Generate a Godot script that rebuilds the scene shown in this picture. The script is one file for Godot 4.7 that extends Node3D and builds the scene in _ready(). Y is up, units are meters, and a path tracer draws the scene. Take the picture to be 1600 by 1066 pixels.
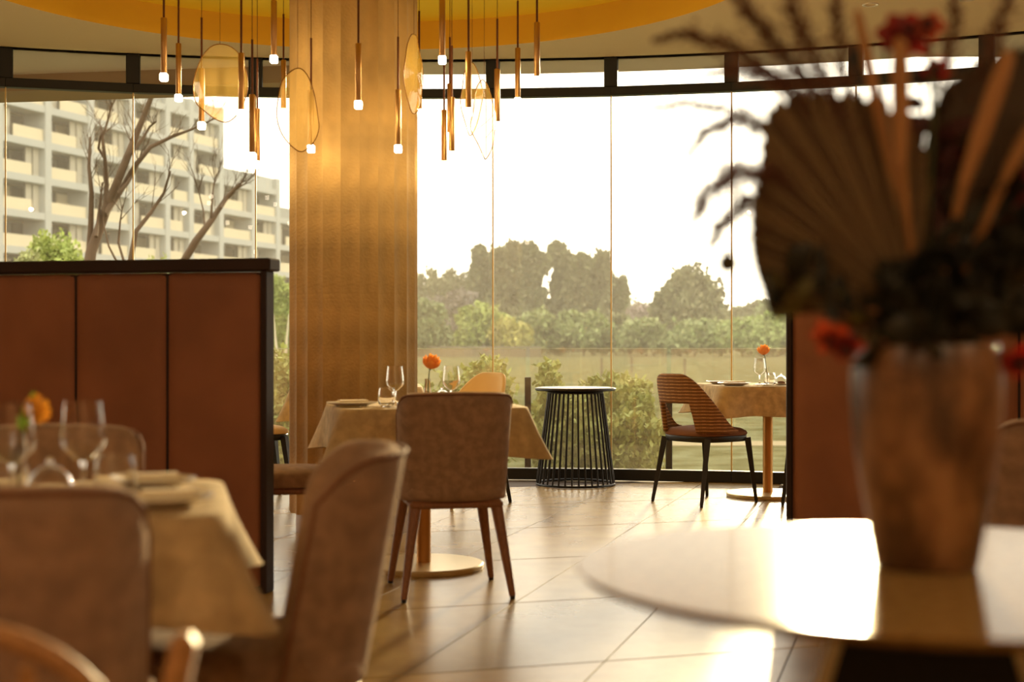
extends Node3D
# A restaurant at golden hour: tables, chairs and a fluted pillar before a curved glass wall. Camera looks along -z; "d" is the distance ahead of it.

const FOC := 2220.8   # focal length in pixels of the 1600 x 1066 frame
const EYE := 1.04     # height of the lens
const RING_X := -0.7  # the glass wall stands on a circle
const RING_D := 1.25
const RING_R := 9.5
const BAY := 0.0939   # 5.38 degrees of that circle per pane
const BAY0 := 0.0586
const FILL_LIGHT := 1.2  # strength of the added fill lights
const PENDANT_LIGHT := 0.07

var M := {}
var taken := {}
var rng := RandomNumberGenerator.new()


class Mb:   # triangles (outside counter-clockwise until they are committed)
	var v := PackedVector3Array()
	var g := PackedInt32Array()
	var uv := PackedVector2Array()
	var col := PackedColorArray()
	var grp := 1
	var tint := Color.WHITE
	var x := Transform3D()

	func tri(a: Vector3, b: Vector3, c: Vector3, ua := Vector2.ZERO, ub := Vector2.ZERO, uc := Vector2.ZERO) -> void:
		v.append(x * a); v.append(x * b); v.append(x * c)
		uv.append(ua); uv.append(ub); uv.append(uc)
		g.append(grp)
		col.append(tint)

	func quad(a: Vector3, b: Vector3, c: Vector3, d: Vector3) -> void:
		tri(a, b, c); tri(a, c, d)

	func out(a: Vector3, b: Vector3, c: Vector3, o: Vector3) -> void:
		if (b - a).cross(c - a).dot(a + b + c - o * 3.0) < 0.0:
			tri(a, c, b)
		else:
			tri(a, b, c)

	func qout(a: Vector3, b: Vector3, c: Vector3, d: Vector3, o: Vector3) -> void:
		out(a, b, c, o); out(a, c, d, o)

	func box(c: Vector3, s: Vector3, bev := 0.0, bas := Basis()) -> void:
		var keep := grp
		grp = -1
		var h := s * 0.5
		var e := minf(bev, minf(h.x, minf(h.y, h.z)) * 0.9)
		var p := {}
		for sx: int in [-1, 1]:
			for sy: int in [-1, 1]:
				for sz: int in [-1, 1]:
					p[[sx, sy, sz, 0]] = c + bas * Vector3(sx * h.x, sy * (h.y - e), sz * (h.z - e))
					p[[sx, sy, sz, 1]] = c + bas * Vector3(sx * (h.x - e), sy * h.y, sz * (h.z - e))
					p[[sx, sy, sz, 2]] = c + bas * Vector3(sx * (h.x - e), sy * (h.y - e), sz * h.z)
		for s1: int in [-1, 1]:
			qout(p[[s1, -1, -1, 0]], p[[s1, 1, -1, 0]], p[[s1, 1, 1, 0]], p[[s1, -1, 1, 0]], c)
			qout(p[[-1, s1, -1, 1]], p[[1, s1, -1, 1]], p[[1, s1, 1, 1]], p[[-1, s1, 1, 1]], c)
			qout(p[[-1, -1, s1, 2]], p[[1, -1, s1, 2]], p[[1, 1, s1, 2]], p[[-1, 1, s1, 2]], c)
			if e > 0.0:
				for s2: int in [-1, 1]:
					qout(p[[s1, s2, -1, 0]], p[[s1, s2, 1, 0]], p[[s1, s2, 1, 1]], p[[s1, s2, -1, 1]], c)
					qout(p[[s1, -1, s2, 0]], p[[s1, 1, s2, 0]], p[[s1, 1, s2, 2]], p[[s1, -1, s2, 2]], c)
					qout(p[[-1, s1, s2, 1]], p[[1, s1, s2, 1]], p[[1, s1, s2, 2]], p[[-1, s1, s2, 2]], c)
					for s3: int in [-1, 1]:
						out(p[[s1, s2, s3, 0]], p[[s1, s2, s3, 1]], p[[s1, s2, s3, 2]], c)
		grp = keep

	# rows of points; the surface between them, wrapped along a row if closed
	func grid(rows: Array, closed := false, us := 1.0, vs := 1.0) -> void:
		var n: int = rows[0].size()
		for i in rows.size() - 1:
			var a: PackedVector3Array = rows[i]
			var b: PackedVector3Array = rows[i + 1]
			for j in (n if closed else n - 1):
				var k := (j + 1) % n
				var u0 := us * j / float(n - 1)
				var u1 := us * (j + 1) / float(n - 1)
				var v0 := vs * i / float(rows.size() - 1)
				var v1 := vs * (i + 1) / float(rows.size() - 1)
				tri(a[j], a[k], b[k], Vector2(u0, v0), Vector2(u1, v0), Vector2(u1, v1))
				tri(a[j], b[k], b[j], Vector2(u0, v0), Vector2(u1, v1), Vector2(u0, v1))

	func lathe(prof: Array, seg := 24, at := Vector3.ZERO) -> void:
		var keep := grp
		var rows := []
		for i in prof.size():
			var q: Vector2 = prof[i]
			var r := PackedVector3Array()
			for j in seg:
				var a := -TAU * j / seg
				r.append(at + Vector3(cos(a) * q.x, q.y, sin(a) * q.x))
			rows.append(r)
			if i > 0:
				if i > 1 and absf((q - prof[i - 1]).angle_to(prof[i - 1] - prof[i - 2])) > 0.6:
					grp = 20 + (grp + 1) % 9   # a sharp edge parts the shading
				grid([rows[i - 1], rows[i]], true)
		grp = keep

	func tube(path: Array, radii: Array, seg := 8, flat := 1.0) -> void:
		var rows := []
		var side := Vector3.ZERO
		for i in path.size():
			var t: Vector3 = ((path[mini(i + 1, path.size() - 1)] as Vector3) - (path[maxi(i - 1, 0)] as Vector3)).normalized()
			if side == Vector3.ZERO:
				side = t.cross(Vector3.UP if absf(t.y) < 0.9 else Vector3.BACK).normalized()
			side = (side - t * side.dot(t)).normalized()
			var up := t.cross(side)
			var r := PackedVector3Array()
			var rad: float = radii[mini(i, radii.size() - 1)]
			for j in seg:
				var a := TAU * j / seg
				r.append((path[i] as Vector3) + side * cos(a) * rad + up * sin(a) * rad * flat)
			rows.append(r)
		grid(rows, true)
		cap(rows[0], true)
		cap(rows[-1], false)

	func cap(r: PackedVector3Array, back: bool) -> void:
		var keep := grp
		grp = 7
		var m := Vector3.ZERO
		for q in r:
			m += q / r.size()
		for j in r.size():
			if back:
				tri(m, r[(j + 1) % r.size()], r[j])
			else:
				tri(m, r[j], r[(j + 1) % r.size()])
		grp = keep

	# a polygon in x and y pushed along z from z0 to z1
	func prism(poly: PackedVector2Array, z0: float, z1: float) -> void:
		var keep := grp
		grp = -1
		var q := poly.duplicate()
		if Geometry2D.is_polygon_clockwise(q):
			q.reverse()
		var t := Geometry2D.triangulate_polygon(q)
		for i in range(0, t.size(), 3):
			var a := q[t[i]]
			var b := q[t[i + 1]]
			var c := q[t[i + 2]]
			if (b - a).cross(c - a) < 0.0:
				var s := b
				b = c
				c = s
			tri(Vector3(a.x, a.y, z1), Vector3(b.x, b.y, z1), Vector3(c.x, c.y, z1))
			tri(Vector3(a.x, a.y, z0), Vector3(c.x, c.y, z0), Vector3(b.x, b.y, z0))
		for i in q.size():
			var a := q[i]
			var b := q[(i + 1) % q.size()]
			quad(Vector3(a.x, a.y, z0), Vector3(b.x, b.y, z0), Vector3(b.x, b.y, z1), Vector3(a.x, a.y, z1))
		grp = keep

	func ball(c: Vector3, r: Vector3, seg := 12, rings := 8) -> void:
		var rows := []
		for i in rings + 1:
			var p := -PI / 2 + PI * i / rings
			var row := PackedVector3Array()
			for j in seg:
				var a := -TAU * j / seg
				row.append(c + Vector3(cos(a) * cos(p) * r.x, sin(p) * r.y, sin(a) * cos(p) * r.z))
			rows.append(row)
		grid(rows, true)

	func mesh(colored := false) -> ArrayMesh:
		var st := SurfaceTool.new()
		st.begin(Mesh.PRIMITIVE_TRIANGLES)
		for i in g.size():
			st.set_smooth_group(g[i])
			for k: int in [0, 2, 1]:
				if colored:
					st.set_color(col[i])
				st.set_uv(uv[i * 3 + k])
				st.add_vertex(v[i * 3 + k])
		st.generate_normals()
		st.index()
		return st.commit()


# ---------------------------------------------------------------- naming and placing
func P(px: float, py: float, d: float) -> Vector3:
	return Vector3((px - 800.0) / FOC * d, EYE - (py - 533.0) / FOC * d, -d)

func numbered(called: String) -> String:
	var n: int = taken.get(called, 0)
	taken[called] = n + 1
	return called if n == 0 else "%s_%03d" % [called, n]

func tag(o: Node3D, label: String, category: String, group := "", kind := "") -> Node3D:
	o.set_meta("label", label)
	if category: o.set_meta("category", category)
	if group: o.set_meta("group", group)
	elif o.has_meta("group"): o.remove_meta("group")
	if kind: o.set_meta("kind", kind)
	return o

func thing(called: String, label: String, category: String, at := Vector3.ZERO, turn := 0.0, group := "") -> Node3D:
	var o := Node3D.new()
	o.name = numbered(called)
	add_child(o)
	o.position = at
	o.rotation.y = turn
	tag(o, label, category, group)
	return o

func part(parent: Node, called: String, shape, mat: Material, kind := "") -> MeshInstance3D:
	var o := MeshInstance3D.new()
	o.mesh = shape.mesh(mat.get("vertex_color_use_as_albedo")) if shape is Mb else shape
	o.material_override = mat
	o.name = numbered(called) if parent == self else called
	parent.add_child(o, true)
	if kind: o.set_meta("kind", kind)
	return o

func copy(src: Node3D, label: String, at: Vector3, turn: float, group := "") -> Node3D:
	var o: Node3D = src.duplicate()
	o.name = numbered(str(src.name).rstrip("0123456789").trim_suffix("_"))
	add_child(o)
	o.position = at
	o.rotation.y = turn
	tag(o, label, o.get_meta("category"), group)
	return o

func struct(called: String, label := "") -> Node3D:
	var o := Node3D.new()
	o.name = called
	add_child(o)
	o.set_meta("kind", "structure")
	if label: o.set_meta("label", label)
	return o


# ---------------------------------------------------------------- materials
func noise_tex(freq: float, ramp: Array, size := 512, type := FastNoiseLite.TYPE_SIMPLEX_SMOOTH, oct := 4, normal := 0.0) -> NoiseTexture2D:
	var n := FastNoiseLite.new()
	n.noise_type = type
	n.frequency = freq
	n.fractal_octaves = oct
	n.seed = 7
	var t := NoiseTexture2D.new()
	t.width = size
	t.height = size
	t.seamless = true
	t.noise = n
	if normal > 0.0:
		t.as_normal_map = true
		t.bump_strength = normal
	else:
		var gr := Gradient.new()
		gr.colors = PackedColorArray(ramp)
		var o := PackedFloat32Array()
		for i in ramp.size():
			o.append(0.2 + 0.6 * i / float(ramp.size() - 1))
		gr.offsets = o
		t.color_ramp = gr
	return t

func mat(called: String, c: Color, rough := 0.7, metal := 0.0) -> StandardMaterial3D:
	var m := StandardMaterial3D.new()
	m.resource_name = called
	m.albedo_color = c
	m.roughness = rough
	m.metallic = metal
	M[called] = m
	return m

func tri_tex(m: StandardMaterial3D, t: Texture2D, scale: Vector3, nt: Texture2D = null, ns := 0.5) -> StandardMaterial3D:
	m.albedo_texture = t
	m.uv1_triplanar = true
	m.uv1_scale = scale
	if nt:
		m.normal_enabled = true
		m.normal_texture = nt
		m.normal_scale = ns
	return m

func pane(called: String, c: Color, alpha: float, rough := 0.0) -> StandardMaterial3D:
	var m := mat(called, Color(c.r, c.g, c.b, alpha), rough)
	m.transparency = BaseMaterial3D.TRANSPARENCY_ALPHA
	m.cull_mode = BaseMaterial3D.CULL_DISABLED
	return m

func weave_image() -> ImageTexture:   # brown cane with pale crosswise threads
	var im := Image.create(128, 128, false, Image.FORMAT_RGB8)
	var r := RandomNumberGenerator.new()
	r.seed = 5
	for y in 128:
		for xx in 128:
			var band := absf(fposmod(y + 0.6 * sin(xx * TAU / 64.0), 16.0) - 8.0)
			var dash := 0.75 + 0.25 * sin(xx * TAU / 4.0 + floorf(y / 16.0) * 1.7)
			var c := Color(0.50, 0.33, 0.17) * (0.6 + 0.4 * dash)
			if band < 1.6:
				c = Color(0.78, 0.60, 0.39)
			c = c * r.randf_range(0.85, 1.1)
			im.set_pixel(xx, y, Color(clampf(c.r, 0, 1), clampf(c.g, 0, 1), clampf(c.b, 0, 1)))
	return ImageTexture.create_from_image(im)

func materials() -> void:
	var soft := noise_tex(0.012, [Color(0.82, 0.82, 0.82), Color(1, 1, 1)], 512)
	var leather_tone := noise_tex(0.012, [Color(0.9, 0.89, 0.88), Color(1, 1, 1)], 256)
	var cloth_n := noise_tex(0.22, [], 512, FastNoiseLite.TYPE_SIMPLEX, 2, 3.0)
	var hide_n := noise_tex(0.06, [], 512, FastNoiseLite.TYPE_CELLULAR, 3, 2.0)
	var mottled := noise_tex(0.02, [Color(0.70, 0.66, 0.60), Color(0.9, 0.88, 0.84), Color(1, 1, 1)], 512, FastNoiseLite.TYPE_SIMPLEX_SMOOTH, 5)
	var grainy := noise_tex(0.05, [Color(0.78, 0.74, 0.7), Color(1, 1, 1)], 512, FastNoiseLite.TYPE_SIMPLEX_SMOOTH, 5)
	tri_tex(mat("leather", Color(0.60, 0.38, 0.25), 0.62), leather_tone, Vector3(0.5, 0.5, 0.5), hide_n, 0.08)
	mat("dark_wood", Color(0.17, 0.095, 0.07), 0.75)
	tri_tex(mat("taupe_fabric", Color(0.66, 0.53, 0.42), 0.95), soft, Vector3(3, 3, 3), cloth_n, 0.5)
	M.taupe_fabric.rim_enabled = true
	M.taupe_fabric.rim = 0.5
	M.taupe_fabric.rim_tint = 0.6
	mat("piping", Color(0.50, 0.34, 0.24), 0.8)
	tri_tex(mat("chair_wood", Color(0.58, 0.39, 0.26), 0.45), grainy, Vector3(9, 1.2, 9))
	mat("black_wood", Color(0.045, 0.04, 0.038), 0.4)
	mat("glide", Color(0.05, 0.045, 0.04), 0.5)
	tri_tex(mat("pale_wood", Color(0.78, 0.58, 0.36), 0.45), grainy, Vector3(7, 1.5, 7))
	tri_tex(mat("linen", Color(0.82, 0.71, 0.52), 0.9), soft, Vector3(2, 2, 2), cloth_n, 0.3)
	M.linen.backlight_enabled = true
	M.linen.backlight = Color(0.25, 0.22, 0.16)
	mat("napkin", Color(0.90, 0.83, 0.70), 0.9)
	mat("china", Color(0.90, 0.88, 0.84), 0.18)
	mat("steel", Color(0.85, 0.80, 0.70), 0.22, 1.0)
	mat("brass", Color(0.72, 0.56, 0.36), 0.35, 1.0)
	mat("brass_wire", Color(0.36, 0.20, 0.10), 0.5, 0.6)
	mat("brass_column", Color(0.72, 0.52, 0.28), 0.38, 0.8)
	mat("brass_disc", Color(0.83, 0.73, 0.50), 0.30, 0.5)
	mat("black_metal", Color(0.10, 0.085, 0.07), 0.4, 0.5)
	mat("frame_black", Color(0.045, 0.043, 0.040), 0.5)
	mat("marble_top", Color(0.80, 0.77, 0.73), 0.2)
	tri_tex(mat("pillar_cloth", Color(0.70, 0.565, 0.35), 0.8), soft, Vector3(0.4, 0.4, 0.4), cloth_n, 0.15)
	mat("pillar_plinth", Color(0.55, 0.42, 0.30), 0.5)
	mat("ceiling_paint", Color(0.90, 0.86, 0.74), 0.9)
	mat("dome_paint", Color(0.98, 0.88, 0.22), 0.7)
	mat("dome_riser", Color(0.88, 0.70, 0.20), 0.8)
	mat("wall_paint", Color(0.70, 0.55, 0.40), 0.9)
	var tiled := noise_tex(0.012, [Color(0.88, 0.85, 0.80), Color(0.95, 0.93, 0.90), Color(1, 1, 1)], 512, FastNoiseLite.TYPE_SIMPLEX_SMOOTH, 5)
	for i in 3:
		var k: float = [1.0, 0.93, 1.05][i]
		tri_tex(mat("floor_tile_%d" % i, Color(0.61 * k, 0.50 * k, 0.29 * k), 0.27), tiled, Vector3(0.4, 0.4, 0.4))
		(M["floor_tile_%d" % i] as StandardMaterial3D).uv1_offset = Vector3(0.3 * i, 0.2 * i, 0.7 * i)
	mat("grout", Color(0.30, 0.22, 0.15), 0.8)
	pane("window_glass", Color(0.9, 0.85, 0.75), 0.03)
	pane("balustrade_glass", Color(0.85, 0.80, 0.65), 0.10)
	mat("glass_edge", Color(0.80, 0.82, 0.70), 0.3)
	mat("joint_seal", Color(0.86, 0.76, 0.50), 0.4)
	mat("soffit", Color(0.82, 0.78, 0.72), 0.9)
	mat("soffit_beam", Color(0.62, 0.54, 0.44), 0.9)
	var amber := pane("amber_glass", Color(0.86, 0.74, 0.32), 0.2)
	amber.backlight_enabled = true
	amber.backlight = Color(0.6, 0.5, 0.3)
	mat("amber_rim", Color(0.55, 0.38, 0.12), 0.25, 0.6)
	var lamp := mat("lamp_cube", Color(1, 0.95, 0.85), 0.4)
	lamp.emission_enabled = true
	lamp.emission = Color(1.0, 0.93, 0.82)
	lamp.emission_energy_multiplier = 9.0
	var dim := mat("fill_light_lens", Color(1, 0.95, 0.85), 0.4)  # glowing face of the fill lights added out of view
	dim.emission_enabled = true
	dim.emission = Color(1.0, 0.93, 0.82)
	dim.emission_energy_multiplier = 1.2
	var gl := mat("clear_glass", Color(1, 1, 1, 0.0), 0.0)
	gl.refraction_enabled = true
	gl.refraction_scale = 0.05
	gl.transparency = BaseMaterial3D.TRANSPARENCY_ALPHA
	pane("thin_glass", Color(1, 1, 1), 0.02)
	# flowers
	mat("rose_petal", Color(0.97, 0.68, 0.36), 0.7)
	M.rose_petal.backlight_enabled = true
	M.rose_petal.backlight = Color(0.9, 0.6, 0.25)
	mat("stem_green", Color(0.22, 0.26, 0.08), 0.7)
	mat("leaf_green", Color(0.28, 0.36, 0.10), 0.6)
	M.leaf_green.backlight_enabled = true
	M.leaf_green.backlight = Color(0.4, 0.5, 0.1)
	var lily := mat("yellow_petal", Color(0.93, 0.66, 0.22), 0.7)
	lily.backlight_enabled = true
	lily.backlight = Color(0.6, 0.45, 0.15)
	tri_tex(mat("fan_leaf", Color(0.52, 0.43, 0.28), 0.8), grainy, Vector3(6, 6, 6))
	tri_tex(mat("fan_leaf_dark", Color(0.40, 0.31, 0.19), 0.8), grainy, Vector3(6, 6, 6))  # some pleats darker in tone, for contrast between them
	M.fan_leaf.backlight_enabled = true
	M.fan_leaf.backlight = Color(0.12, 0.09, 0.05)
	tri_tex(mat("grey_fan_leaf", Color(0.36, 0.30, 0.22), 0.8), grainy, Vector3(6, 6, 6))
	mat("dark_leaf", Color(0.12, 0.12, 0.055), 0.6)
	mat("wine_leaf", Color(0.26, 0.085, 0.05), 0.7)
	mat("olive_leaf", Color(0.30, 0.27, 0.08), 0.6)
	M.olive_leaf.backlight_enabled = true
	M.olive_leaf.backlight = Color(0.3, 0.26, 0.05)
	mat("red_petal", Color(0.42, 0.085, 0.05), 0.7)
	M.red_petal.backlight_enabled = true
	M.red_petal.backlight = Color(0.5, 0.08, 0.03)
	mat("coral_petal", Color(0.56, 0.23, 0.13), 0.7)
	M.coral_petal.backlight_enabled = true
	M.coral_petal.backlight = Color(0.5, 0.15, 0.05)
	mat("spear", Color(0.62, 0.43, 0.22), 0.7)
	mat("plume", Color(0.34, 0.20, 0.13), 0.9)
	M.plume.backlight_enabled = true
	M.plume.backlight = Color(0.3, 0.2, 0.12)
	mat("seed_pod", Color(0.25, 0.22, 0.08), 0.8)
	tri_tex(mat("vase_clay", Color(0.64, 0.50, 0.35), 0.34), noise_tex(0.012, [Color(0.42, 0.36, 0.32), Color(0.75, 0.68, 0.62), Color(1, 0.95, 0.9)], 512, FastNoiseLite.TYPE_SIMPLEX_SMOOTH, 5), Vector3(2.2, 1.1, 2.2))
	tri_tex(mat("veneer", Color(0.68, 0.55, 0.33), 0.13), grainy, Vector3(1.2, 1.2, 5))
	M.veneer.metallic_specular = 0.10
	mat("veneer_edge", Color(0.16, 0.08, 0.05), 0.5)
	mat("pedestal_black", Color(0.035, 0.03, 0.028), 0.6)
	mat("pedestal_edge_glint", Color(0.95, 0.91, 0.78), 0.3)  # pale colour paints in light reflected by the metal edges
	mat("cane", Color(1, 1, 1), 0.8)
	M.cane.albedo_texture = weave_image()
	M.cane.uv1_scale = Vector3(5, 3, 1)
	mat("cream_fabric", Color(0.88, 0.75, 0.53), 0.9)
	mat("rust_pad", Color(0.48, 0.31, 0.19), 0.9)
	# outdoors
	tri_tex(mat("lawn", Color(0.43, 0.44, 0.34), 1.0), noise_tex(0.02, [Color(0.72, 0.70, 0.6), Color(1, 1, 1)], 512, FastNoiseLite.TYPE_SIMPLEX_SMOOTH, 6), Vector3(0.12, 0.12, 0.12))
	M.lawn.metallic_specular = 0.0
	mat("terrace_stone", Color(0.55, 0.50, 0.42), 0.6)
	mat("path", Color(0.58, 0.54, 0.44), 0.9)
	M.path.metallic_specular = 0.0
	mat("concrete", Color(0.60, 0.61, 0.59), 0.85)
	mat("concrete_dark", Color(0.52, 0.53, 0.51), 0.9)  # slightly darker concrete on some roof parapets
	mat("parapet", Color(0.73, 0.69, 0.58), 0.8)
	mat("shutter", Color(0.62, 0.60, 0.54), 0.8)
	mat("recess_wall", Color(0.45, 0.43, 0.38), 0.9)
	mat("dark_pane", Color(0.16, 0.16, 0.15), 0.15)
	mat("curtain_pane", Color(0.66, 0.62, 0.52), 0.4)
	mat("bark_dead", Color(0.31, 0.24, 0.16), 0.9)
	mat("bark_pale", Color(0.72, 0.68, 0.58), 0.9)
	mat("fence_wood", Color(0.40, 0.37, 0.30), 0.9)
	var lf := mat("foliage", Color(1, 1, 1), 0.8)
	lf.vertex_color_use_as_albedo = true
	lf.backlight_enabled = true
	lf.backlight = Color(0.5, 0.5, 0.5)


func _ready() -> void:
	rng.seed = 11
	# ------------------------------------------------ camera
	var cam := Camera3D.new()
	cam.name = "camera"
	cam.position = Vector3(0, EYE, 0)
	cam.fov = rad_to_deg(2.0 * atan(533.0 / FOC))
	cam.near = 0.05
	cam.far = 900.0
	var at := CameraAttributesPhysical.new()
	at.frustum_focal_length = 50.0
	at.frustum_focus_distance = 9.6
	at.exposure_aperture = 2.4
	cam.attributes = at
	cam.fov = rad_to_deg(2.0 * atan(533.0 / FOC))
	cam.current = true
	add_child(cam)
	# ------------------------------------------------ sky, sun and exposure
	var env := Environment.new()
	env.background_mode = Environment.BG_SKY
	var sky := Sky.new()
	var ps := ProceduralSkyMaterial.new()
	ps.sky_top_color = Color(0.90, 0.88, 0.82)
	ps.sky_horizon_color = Color(1.0, 0.955, 0.85)
	ps.sky_curve = 0.25
	ps.ground_bottom_color = Color(0.40, 0.40, 0.28)
	ps.ground_horizon_color = Color(0.55, 0.54, 0.42)
	ps.sky_energy_multiplier = 1.85
	ps.ground_energy_multiplier = 0.7
	ps.sun_angle_max = 32.0
	ps.sun_curve = 0.12
	sky.sky_material = ps
	env.sky = sky
	env.tonemap_mode = Environment.TONE_MAPPER_LINEAR
	env.tonemap_exposure = 1.0
	env.volumetric_fog_enabled = true
	env.volumetric_fog_density = 0.0
	env.sdfgi_enabled = true
	env.ssao_enabled = true
	env.ssil_enabled = true
	var we := WorldEnvironment.new()
	we.name = "environment"
	we.environment = env
	add_child(we)
	var sun := DirectionalLight3D.new()
	sun.name = "sun"
	var az := deg_to_rad(12.9)
	var el := deg_to_rad(10.1)
	var to_sun := Vector3(sin(az) * cos(el), sin(el), -cos(az) * cos(el))
	sun.basis = Basis.looking_at(-to_sun)
	sun.light_color = Color(1.0, 0.89, 0.66)
	sun.light_energy = 2.7
	sun.light_angular_distance = 2.5
	sun.sky_mode = DirectionalLight3D.SKY_MODE_LIGHT_ONLY
	sun.shadow_enabled = true
	add_child(sun)

	materials()
	build_shell()
	build_outdoors()
	build_pillar_and_partitions()
	build_tables_and_chairs()
	build_pendants()
	build_arrangement()


# ---------------------------------------------------------------- the room
func ring(a: float, r: float, y: float) -> Vector3:
	return Vector3(RING_X + sin(a) * r, y, -(RING_D + cos(a) * r))

func reach(a: float) -> float:   # how far the room goes from the dome's centre in a direction
	var c := Vector2(-0.9, 7.8)
	var t := 0.5
	while t < 16.0:
		var q := c + Vector2(sin(a), cos(a)) * t
		var inside := q.x > -8.1 and q.x < 6.8 and q.y > -3.0
		if q.y > 7.0:
			inside = inside and q.distance_to(Vector2(RING_X, RING_D)) < RING_R + 0.05
		if not inside:
			break
		t += 0.01
	return t

func build_shell() -> void:
	# floor: a slab of grout with polished tiles laid on it along two slanting directions
	var fl := struct("floor", "polished tan floor of long tiles with slanting joints")
	var b := Mb.new()
	b.box(Vector3(-0.65, -0.15, -3.9), Vector3(15.6, 0.28, 14.6))
	part(fl, "floor_slab", b, M.grout)
	var A := Vector2(1.0, 0.31)   # x, d
	var B := Vector2(0.29, 1.0)
	var wide := 0.648
	var long := 1.2286
	var o := Vector2(0.01, 5.643)
	var tile_shapes := []
	for k in 3:
		var t := Mb.new()
		var e := 0.0018
		var pa := (A * wide)
		var pb := (B * long)
		var cs := []
		for q: Vector2 in [Vector2(0, 0), Vector2(1, 0), Vector2(1, 1), Vector2(0, 1)]:
			var f := pa * q.x + pb * q.y - (pa + pb) * 0.5
			cs.append(f * (1.0 - e / 0.28))
		t.grp = -1
		var top := []
		var mid := []
		for f: Vector2 in cs:
			top.append(Vector3(f.x * 0.997, 0.0, -f.y * 0.997))
			mid.append(Vector3(f.x, -0.002, -f.y))
		var c := Vector3(0, -0.05, 0)
		t.qout(top[0], top[1], top[2], top[3], c)
		for i in 4:
			var j := (i + 1) % 4
			t.qout(top[i], top[j], mid[j], mid[i], c)
			t.qout(mid[i], mid[j], mid[j] + Vector3(0, -0.01, 0), mid[i] + Vector3(0, -0.01, 0), c)
		tile_shapes.append(t.mesh())
	var tr := RandomNumberGenerator.new()
	tr.seed = 3
	for j in range(-5, 8):
		for i in range(-16, 17):
			var q := o + A * wide * (i + 0.5) + B * long * (j + 0.5)
			var inside := q.x > -8.6 and q.x < 7.4 and q.y > 0.6
			if q.y > 5.0:
				inside = inside and q.distance_to(Vector2(RING_X, RING_D)) < RING_R - 0.1
			if not inside or absf(q.x) > 0.6 + q.y * 0.62:
				continue
			var n := tr.randi_range(0, 2)
			var t := part(fl, "floor_tile", tile_shapes[n], M["floor_tile_%d" % n])
			t.position = Vector3(q.x, 0, -q.y)

	# ceiling with the round recess over the pillar
	var ce := struct("ceiling", "beige ceiling with a round yellow recess over the pillar")
	var cc := Vector3(-0.9, 0, -7.8)
	var seg := 96
	var r0 := PackedVector3Array()
	var r1 := PackedVector3Array()
	var r2 := PackedVector3Array()
	var r3 := PackedVector3Array()
	for i in seg:
		var a := TAU * i / seg
		var dir := Vector3(sin(a), 0, -cos(a))
		r0.append(cc + dir * reach(a) + Vector3(0, 3.16, 0))
		r1.append(cc + dir * 2.46 + Vector3(0, 3.16, 0))
		r2.append(cc + dir * 2.39 + Vector3(0, 3.13, 0))
		r3.append(cc + dir * 2.39 + Vector3(0, 3.16, 0))
	var pl := Mb.new()
	pl.grid([r0, r1], true)
	pl.grp = 2
	pl.grid([r1, r2], true)
	part(ce, "plaster", pl, M.ceiling_paint)
	var rs := Mb.new()
	var r4 := PackedVector3Array()
	var r5 := PackedVector3Array()
	for i in seg:
		r4.append(Vector3(r2[i].x, 3.33, r2[i].z))
		r5.append(cc + Vector3(0, 3.33, 0))
	rs.grid([r2, r4], true)
	part(ce, "recess_riser", rs, M.dome_riser)
	var dm := Mb.new()
	dm.grid([r4, r5], true)
	part(ce, "recess_top", dm, M.dome_paint)
	var rf := Mb.new()
	rf.box(Vector3(-0.65, 3.62, -3.95), Vector3(16.6, 0.5, 15.4))
	part(ce, "roof_slab", rf, M.soffit)
	var cl := Mb.new()   # the ends of the roof void
	cl.box(Vector3(-0.65, 3.27, 3.35), Vector3(16.6, 0.3, 0.3))
	part(ce, "roof_edge", cl, M.soffit)

	# the overhang beyond the glass, further out on the left
	var oh := Mb.new()
	oh.grp = -1
	var pr := Vector3.ZERO
	var pi := Vector3.ZERO
	for k in range(-56, 59):
		var a := k * 0.0165
		var out := RING_R + 0.56
		if a < 0.0:
			out += clampf(-a * 3.0, 0.0, 0.9)
		out = maxf(out, 0.0)
		var q := ring(a, out, 3.16)
		var i0 := ring(a, RING_R - 0.05, 3.16)
		if k > -56:
			var up := Vector3(0, 0.2, 0)
			var c := (q + pr + i0 + pi) * 0.25 + up * 0.5
			oh.qout(i0, q, pr, pi, c)
			oh.qout(q, pr, pr + up, q + up, c)
			oh.qout(i0 + up, q + up, pr + up, pi + up, c)
		pr = q
		pi = i0
	part(ce, "overhang", oh, M.soffit)
	var bm := Mb.new()
	var va := Vector3(-7.2, 3.12, -11.9)
	var vb := Vector3(-1.55, 3.12, -10.95)
	bm.box((va + vb) * 0.5 + Vector3(0.05, 0, -0.2), Vector3(va.distance_to(vb), 0.18, 0.5), 0.0, Basis(Vector3.UP, -atan2(va.z - vb.z, va.x - vb.x) + PI))
	part(ce, "overhang_beam", bm, M.soffit_beam)

	# the glass wall, one bay per pane
	var nw := 0
	for k in range(-9, 10):
		var a0 := BAY0 + BAY * k
		var p0 := ring(a0, RING_R, 0)
		var p1 := ring(a0 + BAY, RING_R, 0)
		nw += 1
		var w := struct("window_%d" % nw, "tall frameless pane of the curved glass wall under a black transom")
		w.position = p0
		w.rotation.y = atan2(-(p1 - p0).z, (p1 - p0).x)
		var l := p0.distance_to(p1)
		var s := Mb.new()
		s.box(Vector3(l / 2, 0.042, 0), Vector3(l, 0.084, 0.07), 0.004)
		part(w, "sill", s, M.frame_black)
		s = Mb.new()
		s.box(Vector3(l / 2, 2.907, 0), Vector3(l, 0.066, 0.08), 0.004)
		part(w, "transom", s, M.frame_black)
		s = Mb.new()
		s.box(Vector3(0.0, 3.05, 0), Vector3(0.10, 0.22, 0.075), 0.004)
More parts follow.
